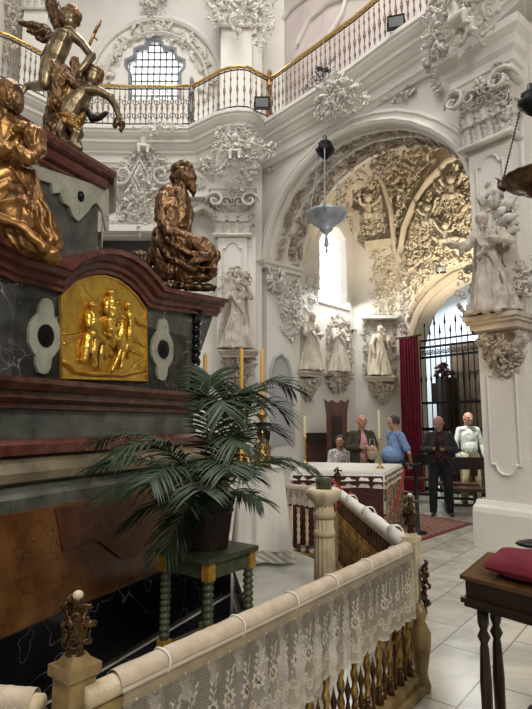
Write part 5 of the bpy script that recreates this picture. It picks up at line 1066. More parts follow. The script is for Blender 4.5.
l0 = CB.hit(366, 247, .1); l1 = CB.hit(398, 243, .1); m = MB(); m.obox(l0, l1, .4, .16); struct(m.build('trim_13', stucco_w, smooth=False))
l0 = CB.hit(362, 318, .1); l1 = CB.hit(398, 318, .1); m = MB(); m.obox(l0, l1, .35, .07); struct(m.build('trim_14', wall_m, smooth=False))
m = MB(); R = random.Random(31)
for i in range(420):
    a = R.uniform(.12, .88)*pi; o_ = R.uniform(-1.1, -3.3); p = A.P(cm-R_*cos(a), 5.9+2.35*sin(a), o_); N = A.t*cos(a)*1.0+ZU*(-sin(a)); N /= np.linalg.norm(N); stamp(m, R.choice(PK), p+N*.02, A.n, np.cross(N, A.n), N, R.uniform(.15, .34), R.uniform(0, 6.28), .9)
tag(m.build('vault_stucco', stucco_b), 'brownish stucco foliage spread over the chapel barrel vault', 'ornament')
# wreath garland over the gate arch
m = MB(); R = random.Random(33)
for i in range(70):
    f = i/69; q = DOOR[1:]; j = min(int(f*7), 6); x = q[j][0]+(q[min(j+1, 7)][0]-q[j][0])*(f*7-j)-9; y = q[j][1]+(q[min(j+1, 7)][1]-q[j][1])*(f*7-j)-12; stamp(m, R.choice((5, 2, 6, 0)), CD.hit(x, y, .06), CD.t, ZU, CD.n, R.uniform(.1, .18), R.uniform(0, 6.28), 1)
tag(m.build('stucco_garland', stucco_w), 'rope-like stucco garland following the arch of the iron gate', 'ornament')
# ------------------------------------------------------------------ ROBED STATUES
def robed(m, h, R, armL, armR, look=(0, -1, 0), lean=0, cape=True, beard=True, folds=9, wide=1.0):
    """standing draped figure facing -y, feet at the origin"""
    n = 44; rings = []; ph = R.uniform(0, 6); V = []; rows = 16
    for i in range(rows):
        f = i/(rows-1); z = .02+f*.62; rx = (.155*(1-f)**1.3+.088)*wide; ry = (.125*(1-f)**1.2+.07)*wide; am = .13*(1-f)+.03
        for k in range(n):
            a = 2*pi*k/n; w = 1+am*(abs(sin(folds*.5*a+ph+.9*f+.6*sin(2*a)))*1.6-.8)*(1 if i else .9); V.append((rx*w*cos(a)+lean*f, ry*w*sin(a), z))
    V = np.array(V)*h; Fc = [[i*n+k, i*n+(k+1) % n, (i+1)*n+(k+1) % n, (i+1)*n+k] for i in range(rows-1) for k in range(n)]+[list(range(n))[::-1], [(rows-1)*n+k for k in range(n)]]
    m.add(V, Fc)
    def c(*L): m.cap([(np.array(p)*h, r*h) for p, r in L])
    lx = lean
    m.ball(np.array((lx, 0, .64))*h, np.array((.1*wide, .075, .1))*h); m.ball(np.array((lx, -.005, .75))*h, np.array((.115*wide, .075, .1))*h); c(((lx, 0, .8), .042), ((lx, -.01, .87), .034))
    hd = np.array((lx*1.5, -.045, .925)); lk = np.array(look, float); lk /= np.linalg.norm(lk); sd = np.cross(lk, ZU); sd /= np.linalg.norm(sd)
    m.ball(hd*h, np.array((.06, .066, .073))*h); m.ball((hd+lk*.055-ZU*.006)*h, .011*h, q=ICO1); m.ball((hd+lk*.044+ZU*.022)*h, np.array((.03, .03, .01))*h, q=ICO1); m.ball((hd+lk*.05-ZU*.026)*h, .012*h, q=ICO1)
    for g in (-1, 1): m.ball((hd+sd*g*.05)*h, np.array((.012, .012, .018))*h, q=ICO1)
    for k in range(20): a = R.uniform(0, 6.28); q = R.uniform(0, .06); m.ball((hd-lk*.018+sd*.05*cos(a)+ZU*(.03+q*.6)-lk*.03*sin(a))*h, .018*h, q=ICO1)
    if beard:
        for k in range(9): m.ball((hd+lk*(.035+R.uniform(-.01, .015))+sd*R.uniform(-.028, .028)-ZU*(.045+R.uniform(0, .05)))*h, .015*h, q=ICO1)
    for sg, arm in ((-1, armL), (1, armR)):
        sh = (lx+sg*.11*wide, 0, .79); el, wr = arm; c((sh, .048), (el, .042), (wr, .036)); w = np.array(wr); d = w-np.array(el); d /= np.linalg.norm(d)
        c((tuple(np.array(el)*.6+w*.4), .035), (tuple(np.array(el)*.6+w*.4-np.array((0, 0, .07))), .02)); c((wr, .02), (tuple(w+d*.035), .022)); x, y, _ = basis(d)
        for q in range(4): c((tuple(w+d*.04+x*(q-1.5)*.011), .008), (tuple(w+d*(.07-.004*abs(q-1.5))+x*(q-1.5)*.013), .0065), (tuple(w+d*.085+x*(q-1.5)*.012-y*.012), .005))
        c((tuple(w+d*.015+x*.02), .009), (tuple(w+d*.04+x*.036), .007))
    for k in range(5):
        a = -.08+.045*k; c(((lx-.1+.02*k, -.03, .8-.01*k), .012), ((lx-.05+.02*k, -.085, .68-.02*k), .013), ((lx+.03+.015*k, -.11, .56-.03*k), .014), ((lx+.11, -.06-.0*k, .47-.04*k), .014))
    for k in range(6):
        x = -.12+.045*k+R.uniform(-.01, .01); c(((lx*.5+x*.6, -.085, .5), .011), ((x, -.12, .3), .014), ((x*1.25, -.15, .06), .017))
    if cape:
        for k in range(7):
            x = -.13+.045*k; c(((lx+x*.9, .05, .8), .03), ((x*1.2, .1, .5), .034), ((x*1.5, .13, .1), .04))
    for g in (-1, 1): c(((g*.05, -.13, .02), .03), ((g*.06, -.19, .015), .022))
def statue(label, foot, h, rz, mat, seed, armL, armR, vox=.013, group=None, extra=None, cr=(.006, 26), **k):
    R = random.Random(seed); m = MB(); robed(m, h, R, armL, armR, **k)
    if extra: extra(m, h)
    M3 = np.array(Matrix.Rotation(rz, 3, 'Z')); m.V = [v@M3.T+np.array(foot) for v in m.V]
    o = sculpt(m, 'saint_statue', mat, None, voxel=vox, sm=1, loc=tuple(foot)); crumple(o, cr[0]*1.7, cr[1]*1.2, seed, (1, 1, .22)); return tag(o, label, 'statue')
def corbel(label, plane, x0, x1, ytop, ybot, o, mat, seed, zt=None):
    """stepped shelf with a tapering bundle of carved scrolls below"""
    a0, z0 = plane.uv(x0, ytop, o*.5); a1_, _ = plane.uv(x1, ytop, o*.5); _, zb__ = plane.uv((x0+x1)/2, ybot, o*.3); ctr = (a0+a1_)/2; w = a1_-a0; h = z0-zb__
    t = thing('corbel', label, 'corbel', plane.P(ctr, zb__, 0)); m = MB()
    for f, g, q in ((1, 0, .06), (.94, .06, .05), (.86, .11, .09)): slab(m, plane, [[(ctr-w/2*f, z0-g*h-q*h), (ctr+w/2*f, z0-g*h-q*h), (ctr+w/2*f, z0-g*h), (ctr-w/2*f, z0-g*h)]], o*f, -.01)
    fix(m.build('shelf', mat, t, smooth=False)); m = MB(); R = random.Random(seed)
    n = int(150)
    for i in range(n):
        f = R.random()**.8; hw = w*.46*(1-f)**.8+.02; aa = ctr+R.uniform(-hw, hw); zz = z0-h*(.24+.76*f); oo = o*(.75*(1-f)**.7)*(1-((aa-ctr)/max(.01, hw))**2*.4); N = plane.n+plane.t*((aa-ctr)/w)+ZU*(-.3); N /= np.linalg.norm(N); X = np.cross(ZU, N); X /= np.linalg.norm(X)
        stamp(m, R.choice(PK), plane.P(aa, zz, max(.01, oo)), X, np.cross(N, X), N, R.uniform(.12, .2)*max(w, .45), R.uniform(0, 6.28), 1.2)
    m.add(*(lambda V: (V, [[0, 1, 2], [0, 2, 3], [0, 3, 1], [1, 3, 2]]))([plane.P(ctr, zb__+.08*h, .01), plane.P(ctr-w*.4, z0-.25*h, 0), plane.P(ctr+w*.4, z0-.25*h, 0), plane.P(ctr, z0-.25*h, o*.7)]))
    m.build('carved_scrolls', mat, t); return plane.P(ctr, z0, o*.55), z0
# right saint
ft, z0 = corbel('big carved corbel on the right pier carrying the large standing saint', A, 474, 528, 321, 388, .62, stone, 41)
hs = (float(A.uv(490, 208, .55)[1])-z0)*1.0
def ext(m, h):
    m.cap([(np.array((-.08, -.1, .56))*h, .035*h), (np.array((-.02, -.14, .63))*h, .03*h)])
    for k in range(6): x = .1+.02*k; m.cap([(np.array((.1, .02, .8))*h, .03*h), (np.array((x+.03, .05+.01*k, .5))*h, .035*h), (np.array((x+.07, .06+.01*k, .2))*h, .04*h)])
statue('large pale standing saint with outstretched hand on the right pier', ft+A.n*.1, hs, -.55, stone, 5, ((-.2, -.08, .66), (-.3, -.2, .67)), ((.17, -.06, .66), (.04, -.16, .68)), vox=.012, look=(-.35, -.95, -.15), extra=ext, wide=1.0, lean=-.035, cr=(.014, 20))
orn('shell_halo', 'fan of carved stucco plumes behind the head of the right saint', 'ornament', A, [(474, 200), (478, 192), (490, 188), (502, 192), (512, 205), (518, 230), (510, 246), (504, 226), (492, 208), (480, 204)], .17, stone, seed=42, o=.1, dens=2.8, kinds=(2, 4, 0, 1), dome=.0)
m = MB(); RR = random.Random(1)
for k in range(34):
    a = -.5+RR.random()*2.6; rr = RR.uniform(12, 26); stamp(m, RR.choice((4, 2, 0, 9)), A.hit(492+rr*cos(a)*.8, 222-rr*sin(a), RR.uniform(.1, .22)), A.t*cos(a)+ZU*sin(a), -A.t*sin(a)+ZU*cos(a), A.n, RR.uniform(.18, .3), RR.uniform(-.3, .3), 1)
tag(m.build('plume_fan', stucco), 'radiating stucco plumes on the pier behind the right saint', 'ornament')
orn('rock_relief', 'rough carved rock at the side of the right saint beside the gate arch', 'ornament', A, [(458, 300), (460, 280), (468, 262), (476, 256), (474, 290), (472, 318), (466, 322)], .15, stone, seed=43, o=.35, dens=3)
# left saint by the far pilaster
PL = FP(10.5)
ft, z0 = corbel('carved corbel carrying the saint beside the far pilaster', PL, 219, 258, 351, 388, .5, stone, 44)
hs = float(atY(233, 280, 10.3)[2])-z0
statue('smaller pale saint with raised arm beside the far pilaster', ft+np.array((-.05, -.03, 0)), hs, .15, stone, 8, ((-.18, -.08, .62), (-.25, -.1, .5)), ((.2, -.02, .74), (.13, -.06, .9)), look=(.3, -.9, .3), lean=.02, cr=(.01, 24))
orn('shell_halo', 'fan of carved plumes above the saint by the far pilaster', 'ornament', PL, [(218, 290), (222, 276), (234, 268), (246, 272), (252, 286), (244, 284), (234, 279), (224, 286)], .13, stone, seed=45, o=.04, dens=3, kinds=(2, 4, 0))
# chapel saints
ft, z0 = corbel('small corbel under the left chapel saint', CH, 299, 322, 371, 398, .35, stucco_b, 46)
statue('weathered chapel saint standing left of the ornate relief below the window', ft, float(atY(313, 312, ft[1])[2])-z0, .5, stucco_b, 11, ((-.17, -.08, .62), (-.1, -.15, .66)), ((.17, -.06, .62), (.06, -.15, .6)), look=(.2, -1, 0))
ft, z0 = corbel('small corbel ending in a point under the ornate chapel relief', CH, 326, 351, 372, 390, .3, stucco_b, 47)
statue('chapel saint half buried in carved ornament under the tall window', ft, float(atY(340, 320, ft[1])[2])-z0, .6, stucco_b, 12, ((-.17, -.08, .62), (-.1, -.15, .7)), ((.17, -.06, .62), (.1, -.15, .6)))
orn('relief_surround', 'carved scroll frame around the middle chapel saint', 'ornament', CH, [(326, 375), (326, 330), (332, 316), (344, 315), (351, 328), (352, 376), (346, 372), (346, 335), (338, 326), (332, 336), (331, 372)], .13, stucco_b, seed=48, dens=3)
ft, z0 = corbel('carved corbel under the right chapel saint left of the red curtain', CB, 366, 396, 377, 402, .4, stucco_w, 49)
statue('cream chapel saint holding a book left of the red curtain', ft, float(atY(381, 326, ft[1])[2])-z0, .25, stucco_w, 13, ((-.18, -.02, .62), (-.15, -.05, .45)), ((.17, -.08, .62), (.1, -.18, .66)), look=(-.1, -1, .1), extra=lambda m, h: m.box(np.array((.12, -.2, .7))*h, np.array((.1, .05, .13))*h))
orn('relief_surround', 'carved backing of scrolls behind the saint left of the red curtain', 'ornament', CB, [(364, 378), (363, 325), (372, 318), (395, 318), (398, 378), (392, 372), (392, 330), (370, 330), (369, 376)], .12, stucco_b, seed=50, dens=2.8)
# ------------------------------------------------------------------ GALLERY BALUSTRADES
def gal(label, pts, nb, group=None, scroll=False):
    pts = [np.array(p) for p in pts]; seg = [np.linalg.norm(b-a) for a, b in zip(pts, pts[1:])]; tot = sum(seg); c = sum(pts)/len(pts)
    def at(s):
        for a, b, l in zip(pts, pts[1:], seg):
            if s <= l: return a+(b-a)*s/l
            s -= l
        return pts[-1]
    t = thing('gallery_balustrade', label, 'balustrade', (c[0], c[1], ZC)); up = lambda z: [p+ZU*z for p in pts]
    m = MB(); m.tube(up(1.0), .032, 8); m.build('handrail', gilded, t); [MB().tube(up(z_), .013, 6).build('rod', iron, t) for z_ in (.93, .12)]
    for i in range(nb):
        p = at(tot*(i+.5)/nb); m = MB(); m.lathe(p, [(.009, .02), (.009, .2), (.024, .26), (.009, .32), (.012, .4), (.03, .5), (.012, .6), (.009, .68), (.022, .74), (.009, .8), (.009, .97)], 7)
        m.ball(p+ZU*.86, .022, mi=1, q=ICO1); m.ball(p+ZU*.5, (.034, .034, .02), mi=1, q=ICO1); m.ball(p+ZU*.97, (.03, .03, .02), mi=1, q=ICO1)
        if scroll:
            d = at(tot*min(1, (i+1)/nb))-p; d /= np.linalg.norm(d)+1e-9
            for z in (.3, .62): stamp(m, i % 2, p+ZU*z, d, ZU, np.array((d[1], -d[0], 0)), .16, 0, .3, mi=0)
        m.build('baluster', [rustiron, gilded], t)
    return t
ins_ = [p+(q-p)*.16/.6*1.0 for p, q in zip(line, [np.array((*i, ZC)) for i in inner])]
rustiron = M_plain('weathered_iron', (.16, .125, .1), .5, .4); wb = M_plain('grey_iron', (.16, .16, .17), .5, .4)
gal('curved left stretch of the gallery balustrade behind the bronze angels', ins_[1:6], 16)
gal('straight gallery balustrade in front of the latticed window', ins_[6:10], 20, scroll=True)
gal('bowed stretch of gallery balustrade above the far pilaster', ins_[9:17], 14)
gal('long gallery balustrade rising to the top right corner', ins_[16:22], 38, scroll=False)
orn('iron_scrollwork', 'cluster of iron scrollwork in the middle of the rising gallery balustrade', 'ornament', Plane(ins_[17][:2], (ins_[20]-ins_[17])[:2]) if False else A, [(300, 92), (318, 70), (334, 58), (340, 80), (320, 95)], .08, wb, seed=61, dens=1.2, o=.35)
def finial_post(label, p, mat, h=1.15):
    m = MB(); R = random.Random(4); m.lathe(tuple(p), [(.05, 0), (.06, .05), (.03, .12), (.05, .3), (.06, .45), (.035, .6), (.05, .75), (.055, .9), (.03, 1.0), (.05, 1.08), (.045, 1.16), (.01, 1.22)], 12)
    for k in range(30): a = R.uniform(0, 6.28); N = np.array((cos(a), sin(a), 0)); stamp(m, R.choice((0, 1, 2)), np.array(p)+N*.04+ZU*R.uniform(.1, 1.1), np.array((-sin(a), cos(a), 0)), ZU, N, .1, R.uniform(0, 6.28), 1)
    return tag(m.build('gallery_post', mat, loc=tuple(p)), label, 'post')
finial_post('gilded ornate post at the angle of the gallery balustrade', ins_[16], gilt)
finial_post('dark ornate post right of the latticed gallery window', ins_[9], wb)
finial_post('dark ornate post left of the latticed gallery window', ins_[6], wb)
# floodlights
def flood(label, P, tgt, s=.2):
    t = thing('floodlight', label, 'floodlight', P); d = np.array(tgt, float)-P; d /= np.linalg.norm(d); x, y, _ = basis(d); P = np.array(P)
    m = MB(); m.obox(P-d*.05, P+d*.05, s*1.4, s, up=ZU); m.build('housing', iron, t, smooth=False); m = MB(); m.obox(P+d*.05, P+d*.056, s*1.15, s*.75, up=ZU); m.build('lens', M_plain('grey_lens', (.3, .32, .34), .2), t, smooth=False)
    m = MB(); m.obox(P-ZU*s*.7, P+ZU*.01, .02, s*1.5, up=x); m.build('bracket', iron, t, smooth=False)
flood('black floodlight on the cornice at the angle of the gallery', atZ(262, 104, 8.02)+np.array((0, -.05, 0)), (0, 0, 2), .22)
flood('black floodlight on the cornice near the top right corner', atZ(396, 22, 8.05), (0, 0, 2), .2)
flood('small floodlight on the wall above the iron gate left of the right saint', CD.hit(441, 269, .12), (1, 3, 2), .14)
p = atZ(323, 71, 8.0); m = MB(); m.obox(p+np.array((-.1, .06, .1)), p+np.array((.08, -.04, -.02)), .05, .05); m.obox(p-ZU*.12, p, .03, .03, up=(0, 1, 0)); tag(m.build('security_camera', iron, smooth=False, loc=tuple(p)), 'small black camera on the gallery cornice left of the arch crown', 'camera')
# ------------------------------------------------------------------ HANGING LAMPS
def lamp(label, cx, ycrown, ytop, ybot, yfin, d, wpx, mat, cmat, zhi=13):
    x = float(atY(cx, ytop, d)[0]); z = lambda py: float(atY(cx, py, d)[2]); r = wpx*d/F/2; t = thing('sanctuary_lamp', label, 'lamp', (x, d, z(yfin)))
    zt, zb2, zf, zc_ = z(ytop), z(ybot), z(yfin), z(ycrown); m = MB(); h = zt-zb2
    m.lathe((x, d, 0), [(.01, zf), (.016, zf+.04), (.008, zf+.06), (.03, zf+.1), (.012, zb2-.04), (.05, zb2), (r*.35, zb2+.12*h), (r*.3, zb2+.2*h), (r*.75, zb2+.5*h), (r*.98, zb2+.82*h), (r*1.04, zb2+.9*h), (r*1.06, zt), (r*.98, zt+.01), (r*.9, zb2+.85*h), (.02, zb2+.4*h)], 40, flute=.02, nf=20); m.build('bowl', mat, t)
    m = MB(); m.lathe((x, d, 0), [(.01, zc_-.12), (.05, zc_-.08), (.1, zc_-.02), (.115, zc_+.03), (.06, zc_+.06), (.085, zc_+.1), (.03, zc_+.14), (.02, zc_+.2)], 20, flute=.08, nf=8); m.build('crown', cmat, t)
    for k in range(3):
        a = k*2*pi/3+.35; p0 = np.array((x+r*1.05*cos(a), d+r*1.05*sin(a), zt)); p1 = np.array((x+.09*cos(a), d+.09*sin(a), zc_)); m = MB(); n = int(np.linalg.norm(p1-p0)/.03)
        for i in range(n): c_ = p0+(p1-p0)*(i+.5)/n; m.ball(c_, (.011, .011, .018), q=ICO1)
        m.tube([p0, p1], .004, 5); m.build('chain', mat, t)
        m = MB(); q = np.array((cos(a), sin(a), 0)); m.tube([p0-q*.03-ZU*.05, p0+q*.03, p0+q*.02+ZU*.07, p0+q*.05+ZU*.1], [.018, .014, .012, .005], 7); m.build('handle', mat, t)
    m = MB(); m.tube([(x, d, zc_+.15), (x, d, zhi)], .0025, 6); m.build('suspension_cord', wall_m, t); return t
lamp('silver sanctuary lamp hanging on three chains in front of the great arch', 326, 151, 213, 232, 253, 6.2, 40, silver, iron)
lamp('dark hanging lamp cut off by the right edge of the photo', 536, 104, 177, 196, 206, 4.6, 66, darkbrass, iron)
# bulb on the corbel
p = A.hit(473, 338, .75); t = thing('wall_bulb', 'small glowing bulb at the left side of the big corbel', 'lamp', p); m = MB(); m.ball(p, .028); m.build('bulb', M_emit('warm_bulb', (1, .72, .35), 25), t); m = MB(); m.tube([p+ZU*.03, p+ZU*.09], .015, 8); m.build('socket', iron, t)
light('POINT', 'bulb_light', tuple(p+A.n*.15), 1.0, (1, .6, .25), size=.04)
# ------------------------------------------------------------------ CURTAIN, GATE, STALLS
p0, p1 = CD.hit(399, 339, .14), CD.hit(418, 337, .14); s0_, zt_c = CD.uv(399, 339, .14); s1_, _ = CD.uv(418, 337, .14)
t = thing('curtain', 'deep red velvet curtain hanging left of the iron gate', 'curtain', CD.P((s0_+s1_)/2, 0, .14)); m = MB(); n = 70; V = []
for i in range(n+1):
    for z in (zt_c, zt_c*.6, .06): f = i/n; V.append(CD.P(s0_+(s1_-s0_)*f, z, .14+.035*sin(f*44)*(1.1-z/zt_c*.4)+.01*sin(f*17+z)))
m.add(V, [[i*3+k, i*3+k+1, i*3+k+4, i*3+k+3] for i in range(n) for k in range(2)]); m.build('fabric', M_noise('red_velvet', (.12, .004, .02), (.22, .01, .035), 6, .8, bmp=.1), t)
m = MB(); m.tube([CD.P(s0_-.08, zt_c+.02, .14), CD.P(s1_+.08, zt_c+.02, .14)], .02, 8); m.build('curtain_rod', darkbrass, t)
GT = CD; zg = CD.uv(440, 344, -.25)[1]; gx0 = xs0+.02; gx1 = right[-1][0]-.02
t = thing('iron_gate', 'tall wrought iron gate with spikes filling the chapel arch', 'gate', CD.P((gx0+gx1)/2, 0, -.25))
nb = int((gx1-gx0)/.135)
for i in range(nb+1):
    a = gx0+(gx1-gx0)*i/nb; b = CD.P(a, 0, -.25); hz = zg+.35+(.22 if i % 2 else 0); m = MB(); m.lathe(b, [(.012, .02), (.012, 1.4), (.03, 1.46), (.012, 1.52), (.012, 2.5), (.026, 2.6), (.012, 2.7), (.012, hz-.12), (.03, hz-.08), (.02, hz-.02), (.001, hz+.14)], 7); m.build('bar', iron, t)
for z, w in ((.1, .08), (1.45, .07), (2.05, .05), (zg-.28, .05), (zg-.04, .05), (zg+.12, .04)): m = MB(); m.obox(CD.P(gx0, z, -.25), CD.P(gx1, z, -.25), .04, w); m.build('crossbar', iron, t, smooth=False)
m = MB(); R = random.Random(8)
for i in range(nb*2):
    a = gx0+(gx1-gx0)*(i+.5)/nb/2; 
    for z in (zg-.16,): stamp(m, i % 2, CD.P(a, z, -.25), CD.t, ZU, CD.n, .15, 0 if i % 2 else pi, .4)
m.build('scroll_band', iron, t)
p = CD.P((xs0+dx)/2+.2, 0, -.8); q = S2.uv(446, 400, .3); t = thing('dark_cabinet', 'tall dark cabinet with a leafy top seen through the bars of the gate', 'cabinet', S2.P(q[0], 0, .3)); zt_k = S2.uv(446, 378, .3)[1]
m = MB(); slab(m, S2, [[(q[0]-.17, 0), (q[0]+.2, 0), (q[0]+.2, zt_k), (q[0]-.17, zt_k)]], .45, .1); fix(m.build('case', darkwood, t, smooth=False)); m = MB(); R = random.Random(6)
for i in range(50): stamp(m, R.choice((2, 3, 4)), S2.P(q[0]+R.uniform(-.18, .2), zt_k+R.uniform(0, .32), .3+R.uniform(-.1, .1)), S2.t, ZU, S2.n, .14, R.uniform(0, 6.28), 1)
m.build('leafy_top', M_plain('dull_red_leaf', (.08, .02, .03), .6), t)
m = MB(); p = S.hit(436, 390, .6); tag(m.add([S2.P(*S2.uv(x, y, .1), .1) for x, y in ((432, 383), (441, 383), (441, 402), (432, 402))]+[S2.P(*S2.uv(x, y, .05), .05) for x, y in ((432, 383), (441, 383), (441, 402), (432, 402))], [[0, 1, 2, 3], [7, 6, 5, 4], [0, 4, 5, 1], [1, 5, 6, 2], [2, 6, 7, 3], [3, 7, 4, 0]]).build('wall_plaque', iron, smooth=False), 'dark plaque seen through the left bars of the gate', 'plaque')
# stalls along the chapel wall
t = thing('choir_bench', 'long dark bench with reddish panelling along the chapel wall behind the altar table', 'bench', CH.P(1.0, 0, .3)); z1_ = CH.uv(310, 433, .3)[1]; z2_ = CH.uv(310, 444, .3)[1]
m = MB(); slab(m, CH, [[(.1, .05), (chw-.1, .05), (chw-.1, z2_), (.1, z2_)]], .16, .02); fix(m.build('panel', redwood, t, smooth=False)); m = MB(); slab(m, CH, [[(.1, z2_), (chw-.1, z2_), (chw-.1, z1_), (.1, z1_)]], .22, .02); fix(m.build('back_rail', darkwood, t, smooth=False))
m = MB(); slab(m, CH, [[(.1, .4), (chw-.1, .4), (chw-.1, .46), (.1, .46)]], .6, .16); fix(m.build('seat', darkwood, t, smooth=False))
P9 = FP(10.9); ch = [P9.uv(x, y) for x, y in ((329, 480), (326, 412), (324, 399), (328, 402), (332, 400), (337, 403), (341, 400), (345, 402), (349, 399), (347, 412), (345, 480))]; zb0 = ch[0][1]
t = thing('high_back_chair', 'dark carved chair with a tall crested back behind the seated woman', 'chair', P9.P(ch[0][0]+.15, 0, .2))
m = MB(); slab(m, P9, [[(ch[0][0], 0)]+ch[1:-1]+[(ch[-1][0], 0)]], .04, -.04); bk = fix(m.build('backrest', redwood, t, smooth=False))
m = MB(); slab(m, P9, [[(ch[0][0]+.07, .7), (ch[-1][0]-.07, .7), (ch[-1][0]-.05, ch[1][1]-.08), (ch[0][0]+.05, ch[1][1]-.08)]], .055, .04); fix(m.build('back_panel', darkwood, bk, smooth=False))
cxh = (ch[0][0]+ch[-1][0])/2
m = MB(); m.box((cxh, 10.62, .45), (.55, .5, .07)); m.build('seat', redwood, t, smooth=False)
for a in (-.24, .24): m = MB(); m.box((cxh+a, 10.42, .21), (.05, .05, .42)); m.build('leg', redwood, t, smooth=False)
def bench(label, c, L, rz, zs=.45, zbk=.9, back=True):
    t = thing('bench', label, 'bench', (c[0], c[1], 0)); ca, sa = cos(rz), sin(rz); f = lambda x, y, z: (c[0]+x*ca-y*sa, c[1]+x*sa+y*ca, z)
    m = MB(); m.box(f(0, 0, zs), (L, .38, .05), rz); m.build('seat', redwood, t, smooth=False)
    if back: m = MB(); m.box(f(0, .2, zbk-.12), (L, .05, .22), rz); m.build('backrest', darkwood, t, smooth=False)
    for s in (-1, 1):
        m = MB(); m.box(f(s*(L/2-.08), 0, zs/2), (.07, .3, zs-.05), rz, taper=.6); m.box(f(s*(L/2-.08), 0, .03), (.07, .42, .06), rz)
        if back: m.box(f(s*(L/2-.08), .2, zbk/2), (.06, .05, zbk-.02), rz)
        m.build('leg', darkwood, t, smooth=False)
    m = MB(); m.obox(f(-L/2+.1, 0, .14), f(L/2-.1, 0, .14), .03, .05); m.build('stretcher', darkwood, t, smooth=False)
b_ = atY(474, 490, 9.7); bench('dark bench with solid back rail in front of the man in the pale shirt', (b_[0]+.15, 9.7), 1.35, -.12, .42, .98)
b_ = atY(413, 470, 11.0); bench('dark bench in the shade beneath the red curtain', (b_[0], 11.3), 1.1, -.3, .45, .95)
b_ = atY(430, 470, 11.8); bench('low dark bench in front of the iron gate left of the man with the phone', (b_[0]+.1, 10.6), .9, -.3, .42, .8)
b_ = atY(336, 468, 9.4); bench('black bench hiding the lower body of the seated woman', (b_[0], 9.3), .9, 0, .45, .88)
p = A.hit(490, 482, .7); m = MB()
# ------------------------------------------------------------------ PEOPLE
skin = M_noise('skin', (.42, .22, .15), (.5, .28, .2), 12, .5, bmp=0)
def hand(m, w, d, pn, s, curl=.5, side=1):
    """palm, four unequal fingers and a thumb; w wrist, d direction, pn palm normal"""
    d = np.array(d, float); d /= np.linalg.norm(d); pn = np.array(pn, float); pn -= d*np.dot(pn, d); pn /= np.linalg.norm(pn); x = np.cross(d, pn)*side
    m.cap([(w, .02*s), (w+d*.03*s, .024*s), (w+d*.065*s, .024*s)]); m.cap([(w+d*.04*s+x*.02*s, .017*s), (w+d*.075*s+x*.026*s, .013*s)]); m.cap([(w+d*.04*s-x*.02*s, .017*s), (w+d*.075*s-x*.026*s, .013*s)])
    for q, l in zip(range(4), (.068, .078, .073, .056)):
        o = x*(1.5-q)*.017*s; b = w+d*.08*s+o; c1 = d*cos(curl)+pn*sin(curl); c2 = d*cos(curl*2)+pn*sin(curl*2); m.cap([(b, .0095*s), (b+c1*l*.5*s, .0085*s), (b+c1*l*.5*s+c2*l*.5*s, .0075*s)])
    t0 = w+d*.02*s+x*.02*s; m.cap([(t0, .013*s), (t0+(d*.5+x*.7+pn*.3)*.04*s, .011*s), (t0+(d*.8+x*.6+pn*.5)*.07*s, .009*s)])
